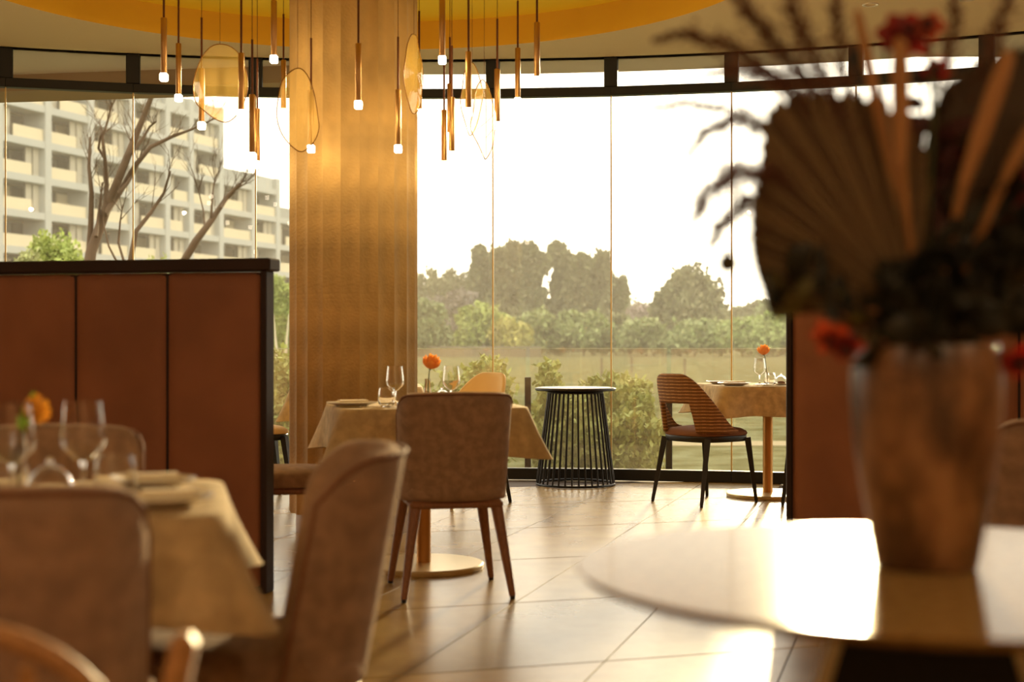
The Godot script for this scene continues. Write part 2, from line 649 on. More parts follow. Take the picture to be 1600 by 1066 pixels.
		part(w, "post", s, M.frame_black)
		s = Mb.new()
		s.grp = -1
		s.quad(Vector3(0.006, 0.07, 0), Vector3(l - 0.006, 0.07, 0), Vector3(l - 0.006, 2.88, 0), Vector3(0.006, 2.88, 0))
		part(w, "pane", s, M.window_glass)
		s = Mb.new()
		s.grp = -1
		s.quad(Vector3(0.05, 2.93, 0), Vector3(l - 0.05, 2.93, 0), Vector3(l - 0.05, 3.17, 0), Vector3(0.05, 3.17, 0))
		part(w, "clerestory_pane", s, M.window_glass)
		s = Mb.new()
		s.box(Vector3(0, 1.48, 0), Vector3(0.010, 2.8, 0.014))
		part(w, "joint_seal", s, M.joint_seal)

	# unseen walls close the room, so daylight enters only through the glass
	for wdef: Array in [["wall_left", Vector3(-8.25, 1.6, -2.3), Vector3(0.3, 3.6, 11.6)], ["wall_right", Vector3(6.95, 1.6, -2.2), Vector3(0.3, 3.6, 11.4)], ["wall_back", Vector3(-0.65, 1.6, 3.15), Vector3(15.5, 3.6, 0.3)]]:
		var s := Mb.new()
		s.box(wdef[1], wdef[2])
		var w := part(self, wdef[0], s, M.wall_paint)
		w.set_meta("kind", "structure")
		w.set_meta("label", "unseen plain tan plastered wall closing the room away from the glass")

	# fill lights added at the ceiling, out of view, to brighten the room
	for q: Vector3 in [Vector3(-3.2, 3.16, 0.6), Vector3(-0.9, 3.16, 1.6), Vector3(1.5, 3.16, 1.6), Vector3(3.8, 3.16, 0.4), Vector3(-4.6, 3.16, -2.2), Vector3(4.6, 3.16, -2.4)]:
		var t := thing("added_fill_light", "added round fill light at the ceiling, out of view", "downlight", q, 0, "fill lights added out of view")
		var s := Mb.new()
		s.lathe([Vector2(0.075, 0.01), Vector2(0.075, -0.008), Vector2(0.1, -0.01), Vector2(0.103, 0.0)], 28)
		part(t, "trim_ring", s, M.china)
		s = Mb.new()
		s.lathe([Vector2(0.0, -0.002), Vector2(0.074, -0.002), Vector2(0.074, 0.008), Vector2(0.0, 0.008)], 24)
		part(t, "fill_lens", s, M.fill_light_lens)
		var l := OmniLight3D.new()
		l.name = "glow"
		l.position = Vector3(0, -0.09, 0)
		l.light_color = Color(1.0, 0.85, 0.66)
		l.light_energy = FILL_LIGHT
		l.light_size = 0.025
		l.omni_range = 16.0
		l.omni_attenuation = 2.0
		l.shadow_enabled = true
		t.add_child(l)

	# recessed downlights in the plain part of the ceiling
	for q: Vector3 in [P(1360, 9, 8.95), P(1512, 2, 8.8)]:
		var t := thing("downlight", "", "downlight", Vector3(q.x, 3.16, q.z), 0, "recessed downlights in the beige ceiling")
		tag(t, "small round white recessed downlight above the red flowers" if q.x < 2.5 else "small round recessed downlight at the top right, above the grey fan leaf", "downlight", "recessed downlights in the beige ceiling")
		var s := Mb.new()
		s.lathe([Vector2(0.036, 0.02), Vector2(0.036, -0.004), Vector2(0.05, -0.006), Vector2(0.052, 0.0), Vector2(0.052, 0.004)], 24)
		part(t, "trim_ring", s, M.china)
		s = Mb.new()
		s.lathe([Vector2(0.0, 0.002), Vector2(0.035, 0.002), Vector2(0.035, 0.012), Vector2(0.0, 0.012)], 20)
		part(t, "lens", s, M.napkin)


# ---------------------------------------------------------------- outdoors
func clump_mesh(r: RandomNumberGenerator, n: int, size: float, spread: float) -> ArrayMesh:
	var b := Mb.new()
	b.grp = -1
	for i in n:
		var c := Vector3(r.randf_range(-1, 1), r.randf_range(-1, 1), r.randf_range(-1, 1)) * spread
		var u := Vector3(r.randf_range(-1, 1), r.randf_range(-0.6, 1), r.randf_range(-1, 1)).normalized() * size
		var w := u.cross(Vector3(r.randf_range(-1, 1), r.randf_range(-1, 1), r.randf_range(-1, 1))).normalized() * size * 0.55
		b.tri(c - u * 0.5, c + w * 0.5, c + u * 0.5)
		b.tri(c - u * 0.5, c + u * 0.5, c - w * 0.5)
	return b.mesh(true)

var clumps := {}

func clump(size: float, spread: float, n: int) -> ArrayMesh:
	var k := [size, spread, n]
	if not clumps.has(k):
		var r := RandomNumberGenerator.new()
		r.seed = 91
		clumps[k] = clump_mesh(r, n, size, spread)
	return clumps[k]

# leaf clumps over a set of blobs [centre, radii]; colours vary about one base colour
func leaves(parent: Node3D, blobs: Array, per: int, mesh: ArrayMesh, base: Color, called := "crown") -> void:
	var mm := MultiMesh.new()
	mm.transform_format = MultiMesh.TRANSFORM_3D
	mm.use_colors = true
	mm.mesh = mesh
	mm.instance_count = per * blobs.size()
	var i := 0
	for bl: Array in blobs:
		var c: Vector3 = bl[0]
		var ra: Vector3 = bl[1]
		for k in per:
			var dir := Vector3(rng.randfn(), rng.randfn(), rng.randfn()).normalized()
			var f := pow(rng.randf(), 0.3) * rng.randf_range(0.85, 1.1)
			var s := rng.randf_range(0.7, 1.35)
			var bas := Basis.from_euler(Vector3(rng.randf_range(0, TAU), rng.randf_range(0, TAU), 0)).scaled(Vector3(s, s, s))
			mm.set_instance_transform(i, Transform3D(bas, c + dir * ra * f))
			var v := rng.randf_range(0.75, 1.2)
			mm.set_instance_color(i, Color(base.r * v, base.g * v * rng.randf_range(0.95, 1.05), base.b * v))
			i += 1
	var o := MultiMeshInstance3D.new()
	o.multimesh = mm
	o.material_override = M.foliage
	o.name = called
	parent.add_child(o, true)
	o.set_meta("kind", "stuff")

func tree(called: String, label: String, group: String, px: float, top: float, half_w: float, d: float, kind: String, base: Color, ground := -0.4) -> void:
	var foot := Vector3((px - 800.0) / FOC * d, ground, -d)
	var h := EYE - (top - 533.0) / FOC * d - ground
	var w := half_w / FOC * d
	var t := thing(called, label, "tree", foot, 0, group)
	var tb := Mb.new()
	tb.tube([Vector3(0, -0.2, 0), Vector3(0.01 * h, h * 0.3, 0), Vector3(-0.01 * h, h * 0.75, 0)], [h * 0.022, h * 0.016, h * 0.006], 7)
	part(t, "trunk", tb, M.bark_dead)
	var blobs := []
	if kind == "tall":
		for i in 9:
			var f := i / 8.0
			var y := h * lerpf(0.12, 0.9, f)
			var r := w * lerpf(0.9, 0.36, f * f) * rng.randf_range(0.65, 0.95)
			blobs.append([Vector3(rng.randf_range(-0.3, 0.3) * w, y, rng.randf_range(-0.3, 0.3) * w), Vector3(r, h * 0.10, r)])
		leaves(t, blobs, 130, clump(0.9, 0.7, 7), base)
	else:
		blobs.append([Vector3(0, h * 0.55, 0), Vector3(w * 0.82, h * 0.40, w * 0.82)])
		for i in 9:
			var a := TAU * i / 9.0 + rng.randf_range(-0.3, 0.3)
			var y := h * rng.randf_range(0.22, 0.8)
			var rr := w * (0.72 if y < h * 0.62 else 0.5)
			blobs.append([Vector3(cos(a) * rr, y, sin(a) * rr), Vector3(w * 0.42, h * 0.19, w * 0.42)])
		if kind == "round":
			blobs.append([Vector3(0, h * 0.86, 0), Vector3(w * 0.4, h * 0.13, w * 0.4)])
		leaves(t, blobs, 110 if d > 90.0 else 260, clump(w * 0.11 + 0.25, w * 0.09 + 0.2, 7) if d > 90.0 else clump(0.11, 0.16, 9), base)

func shrub(label: String, px: float, top: float, half_w: float, d: float, base: Color, ground := -0.45) -> void:
	var foot := Vector3((px - 800.0) / FOC * d, ground, -d)
	var h := EYE - (top - 533.0) / FOC * d - ground
	var w := half_w / FOC * d
	var t := thing("shrub", label, "shrub", foot, 0, "leafy shrubs beyond the glass balustrade")
	var blobs := []
	for i in 6:
		var tip := Vector3(rng.randf_range(-0.8, 0.8) * w, h * rng.randf_range(0.6, 0.98), rng.randf_range(-0.3, 0.3))
		var sb := Mb.new()
		sb.tube([Vector3(tip.x * 0.2, -0.1, 0), Vector3(tip.x * 0.6, tip.y * 0.5, tip.z), tip], [0.008, 0.006, 0.003], 5)
		part(t, "stem", sb, M.bark_dead)
		blobs.append([tip - Vector3(0, h * 0.1, 0), Vector3(w * 0.28, h * 0.14, 0.2)])
		blobs.append([Vector3(tip.x * 0.8, tip.y * 0.5, tip.z), Vector3(w * 0.35, h * 0.25, 0.25)])
	leaves(t, blobs, 55, clump(0.075, 0.09, 7), base, "foliage")

func twiggy(parent: Node3D, from: Vector3, dir: Vector3, ln: float, rad: float, depth: int, b: Mb) -> void:
	var p1 := from + dir * ln * 0.5 + Vector3(rng.randf_range(-1, 1), rng.randf_range(-0.4, 1), rng.randf_range(-1, 1)) * ln * 0.08
	var p2 := p1 + (dir + Vector3(rng.randf_range(-0.3, 0.3), rng.randf_range(-0.1, 0.3), rng.randf_range(-0.3, 0.3))).normalized() * ln * 0.5
	b.tube([from, p1, p2], [rad, rad * 0.8, rad * 0.55], 5)
	if depth <= 0:
		return
	for k in 2 + (depth % 2):
		var nd := (dir + Vector3(rng.randf_range(-0.8, 0.8), rng.randf_range(-0.2, 0.7), rng.randf_range(-0.6, 0.6))).normalized()
		twiggy(parent, p1.lerp(p2, rng.randf()), nd, ln * rng.randf_range(0.5, 0.75), rad * 0.5, depth - 1, b)

func branch(t: Node3D, pts: Array, d: float, r0: float, r1: float, twigs: int) -> void:
	var b := Mb.new()
	var path := []
	var rr := []
	for i in pts.size():
		var q := P(pts[i].x, pts[i].y, d + 0.25 * sin(i * 1.9 + pts[0].x)) - t.position
		path.append(q)
		rr.append(lerpf(r0, r1, i / float(pts.size() - 1)))
	b.tube(path, rr, 8)
	part(t, "branch", b, M.bark_dead)
	if twigs:
		var tw := Mb.new()
		for k in twigs:
			var i := rng.randi_range(path.size() / 2, path.size() - 2)
			var f: Vector3 = (path[i] as Vector3).lerp(path[i + 1], rng.randf())
			var dir: Vector3 = ((path[i + 1] as Vector3) - (path[i] as Vector3)).normalized() + Vector3(rng.randf_range(-0.7, 0.7), rng.randf_range(0, 0.6), rng.randf_range(-0.4, 0.4))
			twiggy(t, f, dir.normalized(), rng.randf_range(0.25, 0.5), 0.007, 2, tw)
		part(t, "twigs", tw, M.bark_dead, "stuff")

func build_outdoors() -> void:
	var fog := FogVolume.new()
	fog.name = "haze"
	fog.shape = RenderingServer.FOG_VOLUME_SHAPE_BOX
	fog.size = Vector3(400, 44, 235)
	fog.position = Vector3(0, 21, -139)
	var fm := FogMaterial.new()
	fm.density = 0.0010
	fm.albedo = Color(1.0, 0.96, 0.86)
	fog.material = fm
	add_child(fog)
	fog.set_meta("kind", "stuff")
	fog.set_meta("label", "thin warm evening haze over the lawn and far trees")
	var gnd := Mb.new()
	gnd.box(Vector3(0, -0.95, -205), Vector3(620, 1.0, 390), 0.0)
	var lw := part(self, "lawn", gnd, M.lawn)
	lw.set_meta("kind", "structure")
	lw.set_meta("label", "broad pale green lawn stretching from the terrace to the trees")
	var te := Mb.new()
	te.box(Vector3(-0.6, -0.2, -11.05), Vector3(19.0, 0.32, 0.5))
	var tr := part(self, "terrace", te, M.terrace_stone)
	tr.set_meta("kind", "structure")
	tr.set_meta("label", "narrow stone ledge along the foot of the glass wall outside")
	var pa := Mb.new()
	pa.box(Vector3(8, -0.46, -20.6), Vector3(44, 0.04, 0.9))
	var pth := part(self, "path", pa, M.path)
	pth.set_meta("kind", "structure")
	pth.set_meta("label", "pale footpath crossing the lawn beyond the shrubs")

	# glass balustrade
	var bal := thing("glass_balustrade", "low clear glass balustrade with slim metal posts at the terrace edge outside", "balustrade", Vector3(0, -0.04, -13.0))
	for k in range(-6, 6):
		var x := 0.145 + 1.29 * k
		var s := Mb.new()
		s.box(Vector3(x, 0.16, 0), Vector3(0.058, 1.18, 0.05), 0.004)
		part(bal, "post", s, M.black_metal if k % 2 else M.veneer_edge)
		s = Mb.new()
		s.box(Vector3(x + 0.645, 0.33, 0), Vector3(1.25, 1.36, 0.012))
		part(bal, "pane", s, M.balustrade_glass)
		s = Mb.new()
		s.box(Vector3(x + 0.645, 1.011, 0), Vector3(1.25, 0.006, 0.014))
		part(bal, "polished_edge", s, M.glass_edge)

	# shrubs just beyond it
	var gcol := Color(0.27, 0.30, 0.085)
	for a: Array in [["leafy green shrub beyond the balustrade, left of the post with the slatted table before it", 690, 572, 46, 15.2], ["loose green shrub behind the cream chair outside the glass", 755, 560, 40, 15.0], ["tall pale green shrub rising behind the slatted side table", 862, 566, 44, 14.6], ["green shrub behind the right edge of the slatted side table", 935, 592, 50, 14.8], ["low leafy shrub between the slatted table and the cane chair, nearest the glass", 985, 640, 48, 14.1], ["sprawling shrub at the foot of the balustrade behind the slatted table", 900, 655, 60, 14.3], ["olive shrub beyond the balustrade just left of the cane chair", 1010, 600, 30, 15.6], ["bright green shrub seen between the banquette and the pillar", 435, 540, 34, 15.0], ["green shrub beside the pillar's left edge below the thin trees", 470, 560, 40, 14.6], ["green shrub at the lower left of the glass, behind the orange rose", 655, 610, 46, 14.4]]:
		shrub(a[0], a[1], a[2], a[3], a[4], gcol * rng.randf_range(0.85, 1.15))

	# far trees
	var g := "far trees beyond the lawn"
	var tall := Color(0.135, 0.14, 0.065)
	var mid := Color(0.17, 0.20, 0.085)
	for a: Array in [
		["low dark tree at the far left of the treeline, against the pillar", 668, 408, 34, 205, "broad", tall],
		["low dark tree second from the pillar in the far treeline", 712, 414, 36, 208, "broad", tall],
		["tall conifer left of the first window joint right of the pillar", 752, 388, 22, 195, "tall", tall],
		["tall narrow conifer with a forked top just right of the window joint", 783, 387, 20, 192, "tall", tall],
		["thin tall conifer between two fuller ones in the far treeline", 803, 380, 13, 198, "tall", tall],
		["tall full conifer in the middle of the far treeline", 834, 379, 28, 190, "tall", tall],
		["tallest dark conifer with a knobbed top in the far treeline", 876, 380, 26, 193, "tall", tall],
		["conifer with a sloping shoulder beside the tallest one", 903, 400, 28, 188, "tall", tall],
		["conifer left of the window joint at the end of the tall row", 938, 395, 25, 190, "tall", tall],
		["shorter dark conifer at the right end of the tall row", 962, 438, 20, 186, "tall", tall],
		["small rounded tree in the gap right of the tall conifers", 985, 456, 28, 230, "broad", mid],
		["mauve flowering tree in the gap left of the big round tree", 1005, 468, 40, 215, "broad", Color(0.24, 0.19, 0.18)],
		["big round-crowned tree standing alone in the right of the view", 1078, 415, 55, 180, "round", Color(0.15, 0.155, 0.075)],
		["distant tree right of the big round tree, beside the window joint", 1170, 470, 42, 220, "broad", tall],
		["distant tree behind the drooping leaves of the flower arrangement", 1215, 462, 36, 200, "broad", mid],
		["mauve flowering tree below the low dark trees by the pillar", 700, 452, 48, 175, "broad", Color(0.20, 0.17, 0.15)],
		["dense mid green tree low in the treeline by the pillar", 668, 470, 36, 150, "broad", mid],
		["light green tree low in front, left of the window joint", 752, 470, 40, 140, "broad", Color(0.28, 0.32, 0.09)],
		["yellow green tree low in front, right of the window joint", 800, 500, 30, 138, "broad", Color(0.36, 0.34, 0.10)],
		["soft green tree low in front of the tall conifers, left of the pair", 842, 484, 44, 145, "broad", Color(0.24, 0.27, 0.11)],
		["soft green tree low in front of the tall conifers, right of the pair", 912, 488, 44, 143, "broad", Color(0.23, 0.27, 0.11)],
		["dark low tree under the end of the tall row", 962, 492, 36, 150, "broad", tall],
		["pale green tree low in front, left of the big round tree", 1010, 500, 42, 141, "broad", Color(0.24, 0.27, 0.12)],
		["green tree low in front of the big round tree", 1085, 502, 46, 139, "broad", Color(0.22, 0.26, 0.11)],
		["bright green tree low in front, right of the big round tree", 1160, 492, 48, 137, "broad", Color(0.25, 0.30, 0.11)],
		["bright green tree low at the right, beside the right hand partition", 1215, 490, 44, 140, "broad", Color(0.27, 0.33, 0.11)],
		["dusky round tree low at the pillar's edge in front of the treeline", 655, 500, 30, 132, "broad", mid]]:
		tree("tree", a[0], g, a[1], a[2], a[3], a[4], a[5], a[6])
	# low fence in front of the trees on the left
	var fe := thing("fence", "pale low board fence along the far edge of the lawn, left of the conifers", "fence", P(720, 533, 132) * Vector3(1, 0, 1) + Vector3(0, -0.45, 0))
	for k in 10:
		var s := Mb.new()
		s.box(Vector3((k - 4.5) * 1.5, 0.5, 0), Vector3(1.46, 1.0, 0.06))
		part(fe, "panel", s, M.fence_wood)
	# a few fence posts out on the lawn
	for a: Array in [[940, 60, "thin wooden post on the lawn behind the slatted table"], [987, 66, "thin wooden post on the lawn left of the cane chair"], [1070, 58, "thin wooden post on the lawn above the cane chair"]]:
		var d: float = a[1]
		var s := Mb.new()
		s.box(Vector3(0, 0.4, 0), Vector3(0.1, 0.8, 0.1), 0.01)
		var o := part(self, "lawn_post", s, M.fence_wood)
		o.position = Vector3((a[0] - 800.0) / FOC * d, -0.46, -d)
		tag(o, a[2], "post", "posts on the lawn")
	build_apartments()
	# trees between the banquette and the pillar
	tree("tree", "leafy green tree with white stems between banquette and pillar", "trees before the apartments", 440, 425, 26, 62, "broad", Color(0.28, 0.33, 0.09))
	tree("tree", "light green tree behind the white stems beside the pillar", "trees before the apartments", 425, 432, 24, 72, "broad", Color(0.30, 0.34, 0.12))
	var ws := thing("birch_stems", "cluster of slim white tree stems seen left of the pillar", "tree", P(440, 533, 48) * Vector3(1, 0, 1) + Vector3(0, -0.45, 0))
	for k in 4:
		var s := Mb.new()
		var x := (k - 1.5) * 0.22
		s.tube([Vector3(x * 0.3, -0.1, 0), Vector3(x, 0.7, 0), Vector3(x * 1.8, 1.6, 0.1), Vector3(x * 2.4, 2.4, 0.1)], [0.06, 0.05, 0.035, 0.015], 6)
		part(ws, "stem", s, M.bark_pale)
	# bare trees and a bush in front of the apartments
	var dt := thing("bare_tree", "large leafless branching tree in front of the apartment block, left of the pendants", "tree", P(132, 533, 22) * Vector3(1, 0, 1) + Vector3(0, -0.45, 0))
	for a: Array in [
		[[Vector2(128, 700), Vector2(132, 470), Vector2(142, 395), Vector2(163, 335), Vector2(183, 285), Vector2(205, 230), Vector2(226, 178), Vector2(243, 135)], 0.11, 0.035, 10],
		[[Vector2(163, 335), Vector2(186, 302), Vector2(212, 258), Vector2(235, 230), Vector2(268, 214), Vector2(300, 202), Vector2(338, 184)], 0.055, 0.012, 8],
		[[Vector2(138, 420), Vector2(142, 350), Vector2(143, 300), Vector2(139, 260), Vector2(141, 215)], 0.055, 0.02, 7],
		[[Vector2(163, 335), Vector2(167, 290), Vector2(164, 248), Vector2(160, 215), Vector2(168, 190), Vector2(175, 160)], 0.042, 0.012, 8],
		[[Vector2(164, 248), Vector2(154, 232), Vector2(157, 212), Vector2(166, 198)], 0.026, 0.01, 3],
		[[Vector2(205, 240), Vector2(222, 218), Vector2(234, 198), Vector2(244, 190)], 0.03, 0.012, 5],
		[[Vector2(150, 370), Vector2(156, 320), Vector2(160, 285)], 0.03, 0.01, 4],
		[[Vector2(186, 302), Vector2(200, 285), Vector2(214, 262), Vector2(222, 235)], 0.035, 0.012, 5]]:
		branch(dt, a[0], 22.0, a[1], a[2], a[3])
	var dt2 := thing("bare_tree", "small leafless tree leaning right in front of the apartment block's end", "tree", P(262, 533, 25) * Vector3(1, 0, 1) + Vector3(0, -0.45, 0))
	for a: Array in [
		[[Vector2(258, 690), Vector2(275, 430), Vector2(305, 378), Vector2(330, 345), Vector2(352, 312), Vector2(374, 288)], 0.09, 0.03, 14],
		[[Vector2(330, 345), Vector2(331, 315), Vector2(334, 290), Vector2(338, 272)], 0.025, 0.008, 8],
		[[Vector2(345, 325), Vector2(358, 305), Vector2(368, 296), Vector2(385, 286)], 0.03, 0.01, 8],
		[[Vector2(320, 356), Vector2(318, 330), Vector2(312, 305), Vector2(306, 285)], 0.018, 0.006, 7]]:
		branch(dt2, a[0], 25.0, a[1], a[2], a[3])
	var dt3 := thing("bare_tree", "single dark leafless bough between the two bare trees", "tree", P(196, 533, 20) * Vector3(1, 0, 1) + Vector3(0, -0.45, 0))
	for a: Array in [
		[[Vector2(196, 712), Vector2(198, 440), Vector2(212, 362), Vector2(236, 332), Vector2(256, 302), Vector2(266, 268)], 0.05, 0.014, 6],
		[[Vector2(200, 430), Vector2(185, 380), Vector2(188, 345), Vector2(192, 320)], 0.022, 0.008, 4],
		[[Vector2(198, 440), Vector2(170, 385), Vector2(162, 350), Vector2(160, 330)], 0.018, 0.006, 3]]:
		branch(dt3, a[0], 20.0, a[1], a[2], a[3])
	for a: Array in [["light green bushy tree below the balconies, behind the bare tree", 95, 342, 52, 30, Color(0.30, 0.36, 0.09)], ["pale green low bush at the left edge above the banquette", 25, 378, 40, 28, Color(0.34, 0.36, 0.16)], ["low green bush showing just over the banquette's right part", 255, 398, 45, 30, Color(0.32, 0.34, 0.12)]]:
		tree("bush", a[0], "bushes before the apartments", a[1], a[2], a[3], a[4], "broad", a[5])

func build_apartments() -> void:
	# local frame: x along the facade away from the camera, z out of the facade
	var base := Vector3(-42.1, -1.0, -119.5)
	var t := thing("apartment_block", "grey and cream apartment block with rows of recessed balconies behind the bare trees", "building", base)
	var u := Vector3(0.327, 0, -0.945)
	var n := Vector3(0.945, 0, 0.327)
	t.basis = Basis(u, Vector3.UP, n)
	var L := func(d: float) -> float: return (d - 119.5) / 0.945
	var bounds: Array[float] = [104.0, 111.9, 117.8, 123.8, 129.6, 135.7, 141.5, 145.6, 151.2, 157.7, 163.0, 170.0]
	var fl := 3.1
	var z0 := 18.04 + 1.0 - 3.1 * 6.0   # slab heights above the base: z0 + k * fl
	var shapes := {}
	var depth := 2.0
	for i in bounds.size() - 1:
		var xa: float = L.call(bounds[i])
		var xb: float = L.call(bounds[i + 1])
		var wdt := xb - xa
		var top := 8 if i < 8 else (6 if i < 10 else 5)
		var hgt := z0 + fl * top + 1.6
		var s := Mb.new()
		s.box(Vector3(xb, hgt / 2.0, -0.9), Vector3(0.85, hgt, 2.4))
		part(t, "pilaster", s, M.concrete)
		s = Mb.new()
		s.box(Vector3((xa + xb) / 2.0, hgt / 2.0, -depth - 4.0), Vector3(wdt, hgt, 8.0))
		part(t, "wall", s, M.recess_wall)
		for k in range(-1 + 2, top + 1):
			var y := z0 + fl * k
			s = Mb.new()
			s.box(Vector3((xa + xb) / 2.0, y, -depth / 2.0 + 0.0), Vector3(wdt, 0.62, depth + 0.5))
			part(t, "floor_slab", s, M.concrete)
			if k == top:
				s = Mb.new()
				s.box(Vector3((xa + xb) / 2.0, y + 0.95, -0.4), Vector3(wdt, 1.3, 0.5))
				part(t, "roof_parapet", s, M.concrete_dark if i % 3 else M.concrete)
				continue
			var f := (i * 7 + k * 3) % 5
			var left := xa + 0.45
			var right := xb - 0.45
			# balcony front
			var bw := (right - left) * (1.0 if f in [0, 3] else 0.72)
			var bx := left + bw / 2.0 if f != 2 else right - bw / 2.0
			s = Mb.new()
			s.box(Vector3(bx, y + 0.31 + 0.52, 0.02), Vector3(bw, 1.02, 0.1))
			part(t, "balcony_front", s, M.parapet)
			# windows at the back of the recess
			var np := 3 if wdt > 5.0 else 2
			for q in np:
				var pw := (right - left) / np
				s = Mb.new()
				s.box(Vector3(left + pw * (q + 0.5), y + 0.31 + 1.15, -depth + 0.06), Vector3(pw * 0.86, 2.1, 0.1))
				part(t, "window", s, M.dark_pane if (q + f + k) % 3 else M.curtain_pane)
			# sliding louvred screens at one side
			if f != 3:
				for q in 2:
					s = Mb.new()
					var sx := (right - 0.45 - q * 0.85) if f != 2 else (left + 0.45 + q * 0.85)
					s.box(Vector3(sx, y + 0.31 + 1.22, -0.35 - 0.12 * q), Vector3(0.78, 2.46, 0.08))
					part(t, "shutter", s, M.shutter)


# ---------------------------------------------------------------- pillar and banquettes
func build_pillar_and_partitions() -> void:
	var pl := thing("pillar", "thick round pillar with vertical scalloped flutes under the yellow recess", "pillar", Vector3(-0.875, 0, -7.85))
	var n := 22
	var R := 0.352
	var fb := Mb.new()   # one concave flute
	var lo := PackedVector3Array()
	var hi := PackedVector3Array()
	for j in 11:
		var f := j / 10.0
		var a := TAU / n * (f - 0.5)
		var r := R - 0.016 * sin(PI * f)
		lo.append(Vector3(sin(a) * r, 0.105, cos(a) * r))
		hi.append(Vector3(sin(a) * r, 3.34, cos(a) * r))
	fb.grid([lo, hi])
	var inner := PackedVector3Array()
	for q in lo:
		inner.append(Vector3(q.x * 0.8, 0.105, q.z * 0.8))
	fb.grp = 3
	fb.grid([inner, lo])
	var fm := fb.mesh()
	for k in n:
		var o := part(pl, "flute", fm, M.pillar_cloth)
		o.rotation.y = TAU * k / n + 0.06
	var s := Mb.new()
	s.lathe([Vector2(0, 0), Vector2(0.315, 0), Vector2(0.315, 0.108), Vector2(0, 0.108)], 48)
	s.grp = -1
	part(pl, "plinth", s, M.pillar_plinth)

	banquette("tall brown leather banquette back on the left with a dark wooden cap", Vector3(-1.005, 0, -5.88), Vector3(-3.6, 0, -6.47), 6, true)
	banquette("brown leather banquette back on the right, behind the vase", Vector3(1.462, 0, -7.55), Vector3(4.9, 0, -7.0), 6, false)

# a run of upright leather panels from one end towards the other, capped with dark wood
func banquette(label: String, from: Vector3, to: Vector3, n: int, left: bool) -> void:
	var t := thing("banquette", label, "banquette", from, atan2(-(to - from).z, (to - from).x))
	var l := from.distance_to(to)
	var front := 1.0 if not left else -1.0   # the camera's side along local z
	var s := Mb.new()
	s.box(Vector3(l / 2, 0.66, 0), Vector3(l, 1.32, 0.045))
	part(t, "core", s, M.dark_wood)
	var pw := (l - 0.02) / n if not left else 0.423
	for k in n:
		for face: float in [1.0, -1.0]:
			var rows := []
			var x0 := 0.022 + pw * k + 0.003
			var x1 := 0.022 + pw * (k + 1) - 0.003
			for i in 15:
				var r := PackedVector3Array()
				var fy := -1.0 + 2.0 * i / 14.0
				fy = signf(fy) * (1.0 - pow(1.0 - absf(fy), 1.7))
				for j in 15:
					var fx := -1.0 + 2.0 * j / 14.0
					fx = signf(fx) * (1.0 - pow(1.0 - absf(fx), 1.7))
					var puff := pow(maxf(0.0, 1.0 - pow(absf(fx), 7.0)), 0.5) * pow(maxf(0.0, 1.0 - pow(absf(fy), 30.0)), 0.5)
					r.append(Vector3(lerpf(x0, x1, fx * 0.5 + 0.5), lerpf(0.02, 1.325, fy * 0.5 + 0.5), face * (0.018 + 0.026 * puff)))
				rows.append(r)
			var pb := Mb.new()
			pb.grid(rows)
			part(t, "leather_panel", pb, M.leather)
	s = Mb.new()
	s.box(Vector3(0.008, 0.665, 0), Vector3(0.026, 1.33, 0.085), 0.004)
	part(t, "end_trim", s, M.dark_wood)
	s = Mb.new()
	s.box(Vector3(l / 2 - 0.012, 1.355, 0), Vector3(l + 0.03, 0.052, 0.115), 0.006)
	part(t, "cap", s, M.dark_wood)


# ---------------------------------------------------------------- chairs
# upholstered dining chair; it faces -z, its back is at +z
func shell_point(u: float, f: float, side: float, w: float) -> Vector3:
	var au := absf(u)
	var top := 0.81
	if au > 0.72:
		var q := (au - 0.72) / 0.28
		top -= 0.11 * (1.0 - sqrt(maxf(0.0, 1.0 - q * q)))
	top += 0.012 * (1.0 - u * u)
	var bot := 0.395 + 0.0 * au
	var y := lerpf(bot, top, f)
	var th := 0.024 * sqrt(maxf(0.0, 1.0 - pow(au, 10.0)))
	var spread := 1.0 + 0.06 * f
	var x := w * spread * sin(minf(au, 1.0) * 1.28) / sin(1.28) * signf(u)
	var z := 0.20 - 0.15 * pow(au, 2.6) + 0.075 * (y - 0.40) / 0.41
	var nx := signf(u) * pow(au, 1.6) * 0.8
	var nrm := Vector3(nx, 0.0, 1.0 - 0.55 * pow(au, 2.0)).normalized()
	return Vector3(x, y, z) + nrm * th * side

